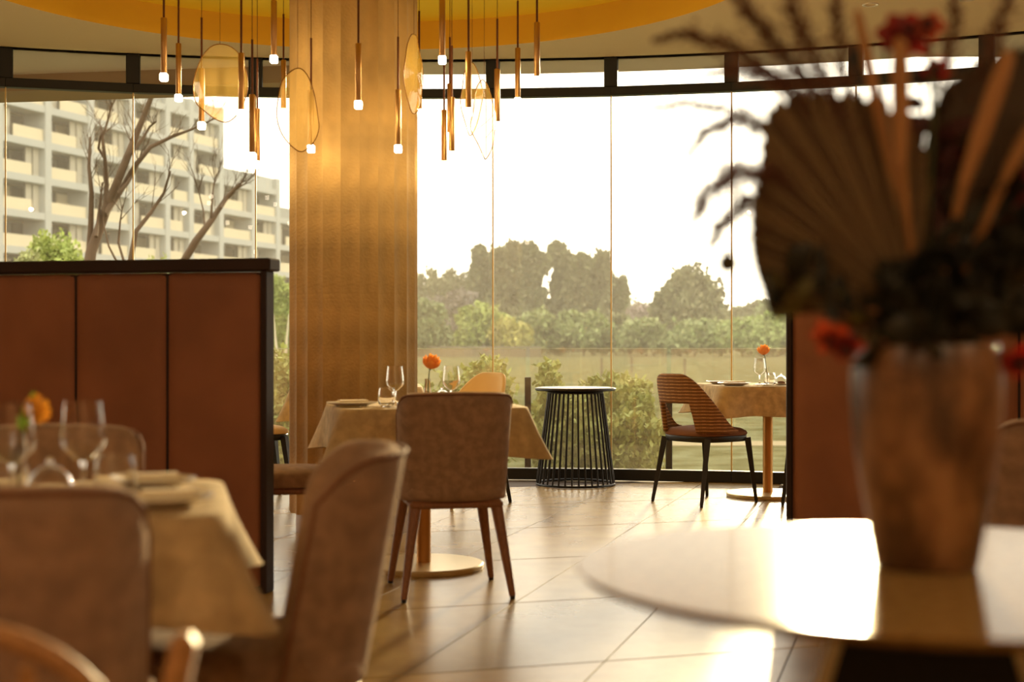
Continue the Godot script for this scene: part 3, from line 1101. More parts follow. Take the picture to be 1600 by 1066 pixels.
func make_dining_chair(called: String, label: String, fabric: Material, w := 0.215) -> Node3D:
	var t := thing(called, label, "chair")
	var nu := 28
	var sh := Mb.new()
	var loops := []
	for i in nu + 1:
		var u := -1.0 + 2.0 * i / nu
		u = sin(u * PI / 2.0)
		var loop := PackedVector3Array()
		for k in 12:
			loop.append(shell_point(u, k / 11.0, 1.0, w))
		var a := shell_point(u, 1.0, 1.0, w)
		var b := shell_point(u, 1.0, -1.0, w)
		loop.append((a + b) * 0.5 + Vector3(0, 0.016, 0))
		for k in 12:
			loop.append(shell_point(u, 1.0 - k / 11.0, -1.0, w))
		loops.append(loop)
	sh.grid(loops, true)
	part(t, "backrest", sh, fabric)
	var pip := Mb.new()
	var path := []
	for k in 9:
		path.append(shell_point(-0.985, k / 9.0, 1.0, w))
	for i in 25:
		var u := -0.985 + 1.97 * i / 24.0
		path.append(shell_point(u, 1.0, 1.0, w) + Vector3(0, 0.006, 0))
	for k in 9:
		path.append(shell_point(0.985, 1.0 - (k + 1) / 9.0, 1.0, w))
	pip.tube(path, [0.0045], 6)
	part(t, "piping", pip, M.piping)
	# seat cushion: a soft rounded slab
	var se := Mb.new()
	var rows := []
	var prof := [[0.0, 0.475], [0.6, 0.474], [0.88, 0.466], [0.97, 0.452], [1.0, 0.43], [1.0, 0.41], [0.96, 0.395], [0.0, 0.395]]
	for q: Array in prof:
		var r := PackedVector3Array()
		for j in 40:
			var a := -TAU * j / 40
			var c := cos(a)
			var s := sin(a)
			var e := pow(pow(absf(c), 5.0) + pow(absf(s), 5.0), -0.2)
			r.append(Vector3(c * e * (w - 0.005) * q[0], q[1], -0.02 + s * e * 0.235 * q[0]))
		rows.append(r)
	se.grid(rows, true)
	part(t, "seat_cushion", se, fabric)
	var fr := Mb.new()
	fr.box(Vector3(0, 0.38, 0.0), Vector3(w * 1.78, 0.034, 0.42), 0.012)
	part(t, "seat_frame", fr, M.chair_wood)
	for sx: float in [-1.0, 1.0]:
		for sz: float in [-1.0, 1.0]:
			var l := Mb.new()
			var top := Vector3(sx * (w - 0.05), 0.385, sz * 0.175)
			var foot := Vector3(sx * (w + 0.005), 0.012, sz * 0.225 + (0.02 if sz > 0 else 0.0))
			l.tube([top, top.lerp(foot, 0.25), foot], [0.026, 0.023, 0.0135], 10)
			var lg := part(t, "leg", l, M.chair_wood)
			var gl := Mb.new()
			gl.lathe([Vector2(0, 0), Vector2(0.011, 0), Vector2(0.011, 0.012), Vector2(0, 0.012)], 10, Vector3(foot.x, 0, foot.z))
			part(lg, "glide", gl, M.glide)
	return t

# tub chair with an opening at the foot of its wrapped back
func tub_point(a: float, f: float, side: float) -> Vector3:
	var aa := absf(a)
	var q := clampf(aa / 1.75, 0.0, 1.0)
	var top := lerpf(0.825, 0.475, smoothstep(0.16, 1.0, q))
	var open := 0.645 - 0.19 * smoothstep(0.46, 0.60, aa)
	if aa < 0.46:
		open = 0.645
	var bot := minf(open, top - 0.01)
	var y := lerpf(bot, top, f)
	var rx := 0.250 + 0.035 * (y - 0.45) / 0.37
	var rz := 0.240 + 0.065 * (y - 0.45) / 0.37
	var th := 0.014 * side
	return Vector3(sin(a) * (rx + th), y, cos(a) * (rz + th))

func make_tub_chair(called: String, label: String, shell_mat: Material, pad: Material) -> Node3D:
	var t := thing(called, label, "chair")
	var sh := Mb.new()
	var loops := []
	for i in 61:
		var a := 1.75 - 3.5 * i / 60.0
		var loop := PackedVector3Array()
		for k in 9:
			loop.append(tub_point(a, k / 8.0, 1.0))
		loop.append((tub_point(a, 1.0, 1.0) + tub_point(a, 1.0, -1.0)) * 0.5 + Vector3(0, 0.009, 0))
		for k in 9:
			loop.append(tub_point(a, 1.0 - k / 8.0, -1.0))
		loops.append(loop)
	# woven cover: u runs round the back, v up it
	var n: int = loops[0].size()
	for i in 60:
		for j in n:
			var k := (j + 1) % n
			var p: Array = [loops[i][j], loops[i][k], loops[i + 1][k], loops[i + 1][j]]
			var w := []
			for m in 4:
				var ii := i if m < 2 else i + 1
				w.append(Vector2(ii / 60.0, (p[m].y - 0.4) * 2.0))
			sh.tri(p[0], p[1], p[2], w[0], w[1], w[2])
			sh.tri(p[0], p[2], p[3], w[0], w[2], w[3])
	sh.cap(loops[0], true)
	sh.cap(loops[60], false)
	part(t, "backrest", sh, shell_mat)
	var se := Mb.new()
	var rows := []
	for q: Array in [[0.0, 0.495], [0.5, 0.492], [0.85, 0.478], [0.97, 0.462], [1.0, 0.446], [0.97, 0.436], [0.0, 0.436]]:
		var r := PackedVector3Array()
		for j in 40:
			var a := -TAU * j / 40
			var e := pow(pow(absf(cos(a)), 3.2) + pow(absf(sin(a)), 3.2), -1.0 / 3.2)
			r.append(Vector3(cos(a) * e * 0.232 * q[0], q[1], -0.02 + sin(a) * e * 0.235 * q[0]))
		rows.append(r)
	se.grid(rows, true)
	part(t, "seat_cushion", se, pad)
	var fr := Mb.new()
	rows = []
	for q: Array in [[0.0, 0.437], [0.97, 0.437], [0.98, 0.43], [0.95, 0.398], [0.0, 0.398]]:
		var r := PackedVector3Array()
		for j in 36:
			var a := -TAU * j / 36
			var e := pow(pow(absf(cos(a)), 3.2) + pow(absf(sin(a)), 3.2), -1.0 / 3.2)
			r.append(Vector3(cos(a) * e * 0.235 * q[0], q[1], -0.02 + sin(a) * e * 0.235 * q[0]))
		rows.append(r)
	fr.grid(rows, true)
	part(t, "seat_frame", fr, M.black_wood)
	for sx: float in [-1.0, 1.0]:
		for sz: float in [-1.0, 1.0]:
			var l := Mb.new()
			var top := Vector3(sx * 0.195, 0.42, -0.02 + sz * 0.18)
			var foot := Vector3(sx * 0.222, 0.01, -0.02 + sz * 0.232 + (0.03 if sz > 0 else 0.0))
			l.grp = -1
			l.tube([top, top.lerp(foot, 0.3), foot], [0.028, 0.024, 0.015], 4)
			var lg := part(t, "leg", l, M.black_wood)
			var gl := Mb.new()
			gl.lathe([Vector2(0, 0), Vector2(0.01, 0), Vector2(0.01, 0.012), Vector2(0, 0.012)], 8, Vector3(foot.x, 0, foot.z))
			part(lg, "glide", gl, M.glide)
	return t

func make_spindle_chair() -> void:
	var t := thing("spindle_chair", "pale bow-backed spindle chair, blurred in the bottom left corner", "chair", Vector3(-0.658, 0, -1.78), 0.06)
	var s := Mb.new()
	var path := []
	for i in 25:
		var a := PI * i / 24.0
		path.append(Vector3(-cos(a) * 0.215 * (1.0 + 0.06 * sin(a)), 0.44 + pow(sin(a), 0.62) * 0.287, 0.17 + 0.05 * sin(a)))
	s.tube(path, [0.0125], 10)
	part(t, "bow", s, M.pale_wood)
	for k in range(-3, 4):
		s = Mb.new()
		var x := k * 0.052
		s.tube([Vector3(x * 0.85, 0.43, 0.165), Vector3(x, 0.54, 0.19), Vector3(x * 1.05, 0.718 - 0.016 * absf(k) * absf(k) * 0.6, 0.217)], [0.011, 0.014, 0.010], 8)
		part(t, "spindle", s, M.pale_wood)
	for sx: float in [-1.0, 1.0]:
		s = Mb.new()
		s.box(Vector3(sx * 0.245, 0.565, 0.15), Vector3(0.03, 0.28, 0.045), 0.01, Basis(Vector3.BACK, -sx * 0.2))
		part(t, "arm_post", s, M.pale_wood)
	s = Mb.new()
	s.box(Vector3(0, 0.425, 0), Vector3(0.46, 0.035, 0.44), 0.012)
	part(t, "seat", s, M.pale_wood)
	for sx: float in [-1.0, 1.0]:
		for sz: float in [-1.0, 1.0]:
			s = Mb.new()
			s.tube([Vector3(sx * 0.16, 0.42, sz * 0.15), Vector3(sx * 0.20, 0.2, sz * 0.19), Vector3(sx * 0.235, 0, sz * 0.22)], [0.018, 0.02, 0.012], 8)
			part(t, "leg", s, M.pale_wood)


# ---------------------------------------------------------------- tables and what stands on them
func table(called: String, label: String, cloth_label: String, at: Vector3, turn: float, half: float, drop: float, folds: float) -> void:
	var t := thing(called, label, "table", at, turn)
	var s := Mb.new()
	var trows := []
	for q: Array in [[0.0, 0.720], [1.0, 0.720], [1.0, 0.743], [0.0, 0.743]]:
		var tr := PackedVector3Array()
		for j in 64:
			var a := -TAU * j / 64
			var e := pow(pow(absf(cos(a)), 9.0) + pow(absf(sin(a)), 9.0), -1.0 / 9.0) * (half - 0.008) * float(q[0])
			tr.append(Vector3(cos(a) * e, q[1], sin(a) * e))
		trows.append(tr)
	s.grp = -1
	s.grid(trows, true)
	s.grp = 1
	part(t, "tabletop", s, M.chair_wood)
	s = Mb.new()
	s.lathe([Vector2(0.033, 0.018), Vector2(0.033, 0.715), Vector2(0.12, 0.722)], 24)
	part(t, "column", s, M.brass_column)
	s = Mb.new()
	s.lathe([Vector2(0, 0), Vector2(0.272, 0), Vector2(0.275, 0.006), Vector2(0.275, 0.02), Vector2(0.27, 0.025), Vector2(0.05, 0.027), Vector2(0.0, 0.027)], 48)
	part(t, "base_disc", s, M.brass_disc)
	# the cloth: rings of points from the middle of the top to the hem
	var c := thing("tablecloth", cloth_label, "tablecloth", at, turn, "linen cloths on the dining tables")
	var n := 160
	var rows := []
	for i in 22:
		var row := PackedVector3Array()
		for j in n:
			var a := -TAU * j / n
			var e := pow(pow(absf(cos(a)), 9.0) + pow(absf(sin(a)), 9.0), -1.0 / 9.0)
			var rim := Vector3(cos(a) * e * half, 0.0, sin(a) * e * half)
			var corner := exp(-pow((fposmod(a, PI / 2) - PI / 4) / 0.20, 2.0))
			var corner2 := exp(-pow((fposmod(a, PI / 2) - PI / 4) / 0.42, 2.0))
			var nrm := Vector3(signf(cos(a)) * pow(absf(cos(a)), 4.0), 0, signf(sin(a)) * pow(absf(sin(a)), 4.0)).normalized()
			nrm = nrm.lerp(rim.normalized(), corner).normalized()
			if i < 6:
				var f := pow(i / 5.0, 0.5)
				row.append(rim * f + Vector3(0, 0.7475, 0))
			else:
				var v := (i - 5) / 16.0
				var flare := 0.014 + 0.115 * corner - 0.028 * (corner2 - corner) + folds * sin(a * 7.0 + 1.3) * (1.0 - corner2)
				var hang := drop * (1.0 + 0.10 * corner + 0.03 * sin(a * 5.0))
				var o := 0.006 * (1.0 - exp(-v * 16.0)) + flare * pow(v, 1.15)
				row.append(rim + nrm * o + Vector3(0, 0.7475 - hang * v - 0.003 * minf(1.0, v * 16.0), 0))
		rows.append(row)
	var b := Mb.new()
	b.grid(rows, true)
	part(c, "cloth", b, M.linen)
	var hem := Mb.new()
	var hp := []
	for j in range(0, n + 1, 1):
		hp.append(rows[21][j % n])
	hem.tube(hp, [0.0022], 5)
	part(c, "hem", hem, M.linen)

func wine_glass(label: String, at: Vector3, group := "wine glasses") -> void:
	var t := thing("wine_glass", label, "wine glass", at, 0.0, group)
	var s := Mb.new()
	s.lathe([Vector2(0.0, 0.0), Vector2(0.034, 0.0), Vector2(0.035, 0.002), Vector2(0.012, 0.006), Vector2(0.0045, 0.016), Vector2(0.0038, 0.045), Vector2(0.006, 0.062), Vector2(0.0, 0.0645)], 24)
	part(t, "stem", s, M.clear_glass)
	s = Mb.new()
	var p := [Vector2(0.0, 0.062), Vector2(0.014, 0.0645), Vector2(0.037, 0.086), Vector2(0.0415, 0.096), Vector2(0.0412, 0.107), Vector2(0.037, 0.145), Vector2(0.034, 0.176)]
	var q := p.duplicate()
	for i in range(p.size() - 1, -1, -1):
		q.append(Vector2(maxf(0.0, p[i].x - 0.0014), p[i].y + (0.0 if i == p.size() - 1 else 0.0014)))
	s.lathe(q, 32)
	part(t, "bowl", s, M.clear_glass)

func tumbler(label: String, at: Vector3) -> void:
	var t := thing("tumbler", label, "tumbler", at, 0.0, "water tumblers")
	var s := Mb.new()
	var p := [Vector2(0.0, 0.0), Vector2(0.022, 0.0), Vector2(0.036, 0.012), Vector2(0.0395, 0.03), Vector2(0.037, 0.056), Vector2(0.033, 0.083)]
	var q := p.duplicate()
	for i in range(p.size() - 1, -1, -1):
		q.append(Vector2(maxf(0.0, p[i].x - 0.0016), p[i].y + (0.0 if i == p.size() - 1 else 0.004)))
	s.lathe(q, 28)
	part(t, "glass", s, M.clear_glass)

func butter_dish(label: String, at: Vector3) -> void:
	var t := thing("domed_dish", label, "dish", at, 0.0, "small domed dishes")
	var s := Mb.new()
	s.lathe([Vector2(0, 0), Vector2(0.035, 0), Vector2(0.052, 0.008), Vector2(0.052, 0.011), Vector2(0.03, 0.006), Vector2(0, 0.006)], 28)
	part(t, "dish", s, M.china)
	s = Mb.new()
	s.ball(Vector3(0, 0.014, 0), Vector3(0.026, 0.012, 0.026))
	part(t, "butter", s, M.rust_pad)
	s = Mb.new()
	var q := []
	for i in 9:
		var a := PI / 2 * i / 8.0
		q.append(Vector2(cos(a) * 0.044, 0.009 + sin(a) * 0.055))
	for i in range(8, -1, -1):
		var a := PI / 2 * i / 8.0
		q.append(Vector2(cos(a) * 0.0424, 0.009 + sin(a) * 0.0534))
	s.lathe(q, 28)
	var dm := part(t, "glass_dome", s, M.clear_glass)
	s = Mb.new()
	s.ball(Vector3(0, 0.071, 0), Vector3(0.007, 0.008, 0.007), 10, 6)
	part(dm, "knob", s, M.clear_glass)

func plate(label: String, at: Vector3, r := 0.13, napkin := true) -> void:
	var t := thing("plate", label, "plate", at, 0.2, "side plates laid on the tables")
	var s := Mb.new()
	s.lathe([Vector2(0, 0.0), Vector2(r * 0.6, 0.0), Vector2(r * 0.72, 0.006), Vector2(r, 0.015), Vector2(r, 0.018), Vector2(r * 0.72, 0.010), Vector2(r * 0.6, 0.005), Vector2(0, 0.005)], 40)
	part(t, "dish", s, M.china)
	if napkin:
		var k := thing("napkin", label.replace("plate with napkin", "folded napkin lying"), "napkin", at + Vector3(0, 0.0, 0), 0.35, "folded napkins on the plates")
		s = Mb.new()
		for i in 2:
			s.box(Vector3(0.004 * i, 0.0205 + 0.0042 * i, 0), Vector3(r * 1.2 - 0.01 * i, 0.004, r * 0.55), 0.0018)
		part(k, "folds", s, M.napkin)

func cutlery(label: String, at: Vector3, turn: float, fork: bool) -> void:
	var t := thing("fork" if fork else "knife", label, "fork" if fork else "knife", at, turn, "cutlery on the tables")
	var s := Mb.new()
	s.tube([Vector3(0, 0.004, 0.10), Vector3(0, 0.004, 0.03), Vector3(0, 0.004, 0.0)], [0.005, 0.0045, 0.003], 8, 0.5)
	part(t, "handle", s, M.steel)
	s = Mb.new()
	if fork:
		s.box(Vector3(0, 0.005, -0.012), Vector3(0.020, 0.002, 0.03), 0.001)
		for k in 4:
			s.box(Vector3((k - 1.5) * 0.006, 0.006, -0.05), Vector3(0.0026, 0.002, 0.05), 0.0006)
	else:
		s.box(Vector3(0.002, 0.005, -0.05), Vector3(0.016, 0.002, 0.10), 0.001)
	part(t, "tines" if fork else "blade", s, M.steel)

func petal(len: float, wid: float, cup: float, curl: float) -> Mb:
	var b := Mb.new()
	var rows := []
	for i in 9:
		var f := i / 8.0
		var w := wid * sin(PI * pow(f, 0.8) * 0.93 + 0.05)
		var row := PackedVector3Array()
		for j in 7:
			var g := -1.0 + j / 3.0
			row.append(Vector3(g * w * 0.5, len * f - curl * f * f * 0.4, cup * (1.0 - g * g) * sin(PI * f) - curl * f * f))
		rows.append(row)
	b.grid(rows)
	return b

func rose(label: String, vase_label: String, at: Vector3, h: float, lean: Vector3, petals: Material, droop := 0.0) -> void:
	var v := thing("bud_vase", vase_label, "vase", at, 0.0, "glass bud vases")
	var s := Mb.new()
	var p := [Vector2(0.0, 0.0), Vector2(0.017, 0.0), Vector2(0.019, 0.005), Vector2(0.0165, 0.06), Vector2(0.013, 0.105), Vector2(0.0145, 0.118)]
	var q := p.duplicate()
	for i in range(p.size() - 1, -1, -1):
		q.append(Vector2(maxf(0.0, p[i].x - 0.0018), p[i].y + (0.0 if i == p.size() - 1 else 0.006)))
	s.lathe(q, 22)
	part(v, "glass", s, M.clear_glass)
	var t := thing("rose", label, "flower", at, 0.0, "single roses in bud vases")
	s = Mb.new()
	var tip := Vector3(lean.x, h, lean.z)
	s.tube([Vector3(-lean.x * 0.12, 0.008, 0), Vector3(lean.x * 0.1, h * 0.45, lean.z * 0.2), tip.lerp(Vector3(0, h * 0.8, 0), 0.35), tip], [0.0025], 7)
	part(t, "stem", s, M.stem_green)
	var hd := Node3D.new()
	hd.name = "bloom"
	t.add_child(hd)
	hd.position = tip
	hd.rotation = Vector3(0.15, 0.0, -droop)
	if droop > 0.5:
		hd.scale = Vector3(0.66, 0.66, 0.66)
		var lf := part(t, "leaf", petal(0.075, 0.022, 0.004, 0.01), M.leaf_green)
		lf.position = tip - Vector3(0.004, 0.03, 0)
		lf.rotation = Vector3(0.1, 0.3, -0.25)
		lf = part(t, "leaf", petal(0.05, 0.02, 0.004, 0.015), M.leaf_green)
		lf.position = tip - Vector3(0.0, 0.035, 0)
		lf.rotation = Vector3(0.1, -0.5, 0.9)
	for ring_n in 4:
		var cnt: int = [3, 4, 5, 6][ring_n]
		var pm := petal([0.064, 0.069, 0.066, 0.058][ring_n], [0.030, 0.040, 0.044, 0.046][ring_n], -0.014, [0.0, 0.003, 0.008, 0.015][ring_n]).mesh()
		for k in cnt:
			var o := part(hd, "petal", pm, petals)
			var a := TAU * k / cnt + ring_n * 0.7
			o.basis = Basis(Vector3.UP, a) * Basis(Vector3.RIGHT, -0.03 - 0.10 * ring_n)
			o.position = Basis(Vector3.UP, a) * Vector3(0, 0.0, -0.004 - 0.0035 * ring_n)
	s = Mb.new()
	s.ball(Vector3(0, 0.002, 0), Vector3(0.010, 0.008, 0.010), 10, 6)
	part(hd, "calyx", s, M.stem_green)

func build_tables_and_chairs() -> void:
	var turn := 0.21
	# table A: left foreground; B: middle; C: right; D: behind the pillar
	var A := Vector3(-0.875, 0, -2.62)
	var B := Vector3(-0.405, 0, -6.52)
	var C := Vector3(1.715, 0, -9.53)
	var D := Vector3(-1.02, 0, -9.35)
	table("dining_table", "square pedestal table hidden under its cloth at the left, nearest the camera", "linen cloth of the near left table laid with wine glasses", A, turn, 0.34, 0.166, 0.018)
	table("dining_table", "pedestal table with a round brass foot in the middle of the room", "linen cloth with pointed corners on the middle table by the pillar", B, turn, 0.42, 0.20, 0.012)
	table("dining_table", "pedestal table with a round brass foot by the glass on the right", "linen cloth on the table by the glass, cut off by the right banquette", C, 0.1, 0.43, 0.185, 0.010)
	table("dining_table", "pedestal table behind the pillar, only its edge showing", "linen cloth on the table hidden behind the pillar", D, 0.1, 0.42, 0.19, 0.010)
	var top := 0.7495
	var f := Vector3(-0.208, 0, -0.978)
	var r := Vector3(0.978, 0, -0.208)
	# chairs
	var c0 := make_dining_chair("dining_chair", "taupe upholstered dining chair seen from behind at the middle table", M.taupe_fabric)
	c0.position = Vector3(-0.262, 0, -5.93)
	c0.rotation.y = 0.2
	var g := "taupe upholstered dining chairs"
	tag(c0, c0.get_meta("label"), "chair", g)
	copy(c0, "taupe dining chair seen from the side at the near left table, its edge lit", Vector3(-0.51, 0, -2.77), PI / 2 + 0.15, g)
	copy(c0, "taupe dining chair seen square from behind, nearest the camera on the left", Vector3(-0.80, 0, -2.27), 0.10, g)
	copy(c0, "shadowed dining chair on the far side of the near left table, against the banquette", Vector3(-1.08, 0, -3.20), turn + PI, g)
	copy(c0, "dining chair behind the left banquette's end, only its seat showing", Vector3(-1.06, 0, -6.42), -PI / 2 + 0.21, g)
	copy(c0, "dining chair cut off by the right edge beyond the vase", Vector3(1.455, 0, -4.05), 0.35, g)
	var t0 := make_tub_chair("tub_chair", "woven cane tub chair with black legs and an open back by the glass", M.cane, M.rust_pad)
	t0.position = Vector3(1.24, 0, -9.19)
	t0.rotation.y = -0.92
	tag(t0, t0.get_meta("label"), "chair", "tub chairs by the glass")
	copy(t0, "tub chair mostly hidden behind the right banquette, facing the far table", Vector3(2.02, 0, -8.85), 0.45, "tub chairs by the glass")
	var t1 := make_tub_chair("cream_tub_chair", "cream tub chair with a rounded back beyond the middle table's rose", M.cream_fabric, M.cream_fabric)
	t1.position = Vector3(-0.34, 0, -9.15)
	t1.rotation.y = PI / 2 + 0.75
	tag(t1, t1.get_meta("label"), "chair", "cream tub chairs at the table behind the pillar")
	copy(t1, "cream tub chair with a black leg glimpsed between banquette and pillar", Vector3(-1.73, 0, -9.32), -PI / 2 + 0.35, "cream tub chairs at the table behind the pillar")
	make_spindle_chair()

	# on the left table
	wine_glass("large wine glass in the middle of the near left table", Vector3(-0.815, top, -2.70))
	wine_glass("wine glass cut off by the left edge on the near left table", Vector3(-0.925, top, -2.63))
	wine_glass("wine glass furthest left on the near left table, mostly out of view", Vector3(-0.99, top, -2.50))
	tumbler("stemless tumbler right of the large wine glass on the near left table", Vector3(-0.725, top, -2.60))
	tumbler("stemless tumbler at the left edge of the near left table", Vector3(-0.97, top, -2.72))
	butter_dish("glass-domed dish between the vase and the large wine glass on the near left table", Vector3(-0.845, top, -2.60))
	rose("drooping yellow flower with a green leaf on the near left table", "clear glass bud vase holding the drooping yellow flower", Vector3(-0.93, top, -2.68), 0.155, Vector3(0.014, 0, 0.0), M.yellow_petal, 1.25)
	plate("plate with napkin on the far right of the near left table", Vector3(-0.715, top, -2.83), 0.085)
	plate("plate with napkin at the near right corner of the near left table", Vector3(-0.615, top, -2.52), 0.085)
	cutlery("knife on the near left table's right side", Vector3(-0.70, top, -2.71), 1.4, false)
	cutlery("fork on the near left table's right side", Vector3(-0.68, top, -2.62), 1.4, true)
	# on the middle table
	wine_glass("wine glass before the pillar on the middle table", Vector3(-0.535, top, -6.50))
	wine_glass("wine glass right of the rose on the middle table", Vector3(-0.28, top, -6.55))
	tumbler("stemless tumbler below the wine glass on the middle table", Vector3(-0.555, top, -6.30))
	butter_dish("glass-domed dish behind the chair's top on the middle table", Vector3(-0.325, top, -6.60))
	rose("orange rose standing on the middle table before the glass", "glass bud vase holding the orange rose of the middle table", Vector3(-0.385, top, -6.48), 0.165, Vector3(0.012, 0, 0.0), M.rose_petal, 0.2)
	plate("plate with napkin on the left of the middle table", Vector3(-0.715, top, -6.36), 0.115)
	cutlery("fork beside the tumbler on the middle table", Vector3(-0.515, top, -6.19), 0.3, true)
	cutlery("knife in front of the left plate on the middle table", Vector3(-0.66, top, -6.20), 1.3, false)
	# on the right table
	wine_glass("wine glass left of the pink rose on the table by the glass", Vector3(1.655, top, -9.50))
	tumbler("stemless tumbler at the foot of the pink rose on the table by the glass", Vector3(1.70, top, -9.36))
	butter_dish("glass-domed dish at the banquette's edge on the table by the glass", Vector3(1.79, top, -9.45))
	rose("salmon rose on a long dark stem on the table by the glass", "glass bud vase of the salmon rose on the table by the glass", Vector3(1.712, top, -9.55), 0.20, Vector3(-0.02, 0, 0.0), M.rose_petal, -0.1)
	plate("plate with napkin on the left of the table by the glass", Vector3(1.46, top, -9.33), 0.11)
	plate("second plate nearer the middle of the table by the glass", Vector3(1.42, top, -9.66), 0.10, false)
	cutlery("fork at the front of the table by the glass", Vector3(1.56, top, -9.22), 1.3, true)
	cutlery("knife at the front of the table by the glass", Vector3(1.60, top, -9.30), 1.3, false)

	# slatted side table
	var st := thing("side_table", "round side table on a flared cage of black metal rods, by the glass", "side table", Vector3(0.459, 0, -10.28))
	var s := Mb.new()
	s.lathe([Vector2(0, 0.682), Vector2(0.285, 0.682), Vector2(0.292, 0.687), Vector2(0.292, 0.698), Vector2(0.289, 0.701), Vector2(0.0, 0.701)], 64)
	part(st, "top_rim", s, M.black_metal)
	s = Mb.new()
	s.lathe([Vector2(0, 0.7012), Vector2(0.284, 0.7012), Vector2(0.284, 0.7045), Vector2(0, 0.7045)], 64)
	part(st, "tabletop", s, M.marble_top)
	for q: Array in [["base_ring", 0.281, 0.010, 0.009], ["top_ring", 0.196, 0.670, 0.009]]:
		s = Mb.new()
		var ring_path := []
		for j in 65:
			var a := TAU * j / 64
			ring_path.append(Vector3(cos(a) * q[1], q[2], sin(a) * q[1]))
		s.tube(ring_path, [q[3]], 8)
		part(st, q[0], s, M.black_metal)
	s = Mb.new()
	s.tube([Vector3(0, 0.012, 0.281), Vector3(0, 0.672, 0.196)], [0.0068], 8)
	var rod := s.mesh()
	for k in 36:
		var o := part(st, "rod", rod, M.black_metal)
		o.rotation.y = TAU * k / 36.0 + 0.04

	# foreground table
	var ft := thing("round_table", "large round veneered table with a thin dark edge in the right foreground", "table", Vector3(0.531, 0, -1.822), -0.28)
	s = Mb.new()
	s.lathe([Vector2(0.0, 0.737), Vector2(0.436, 0.737), Vector2(0.4475, 0.747), Vector2(0.449, 0.7485), Vector2(0.447, 0.75), Vector2(0.0, 0.75)], 96)
	part(ft, "tabletop", s, M.veneer)
	s = Mb.new()
	s.lathe([Vector2(0.0, 0.728), Vector2(0.40, 0.728), Vector2(0.438, 0.7368), Vector2(0.0, 0.7368)], 96)
	part(ft, "underside", s, M.veneer_edge)
	s = Mb.new()
	s.grp = -1
	for k in 4:
		var a := PI / 4 + PI / 2 * k
		var b := a + PI / 2
		var ra := 0.092 * sqrt(2.0)
		var rb := 0.30 * sqrt(2.0)
		s.quad(Vector3(cos(a) * rb, 0.0, -sin(a) * rb), Vector3(cos(b) * rb, 0.0, -sin(b) * rb), Vector3(cos(b) * ra, 0.728, -sin(b) * ra), Vector3(cos(a) * ra, 0.728, -sin(a) * ra))
	part(ft, "pedestal", s, M.pedestal_black)
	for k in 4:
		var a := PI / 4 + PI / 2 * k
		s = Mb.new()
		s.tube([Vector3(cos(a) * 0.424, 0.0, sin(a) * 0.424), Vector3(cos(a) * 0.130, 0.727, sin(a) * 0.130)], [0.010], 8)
		part(ft, "pedestal_edge_glint", s, M.pedestal_edge_glint)


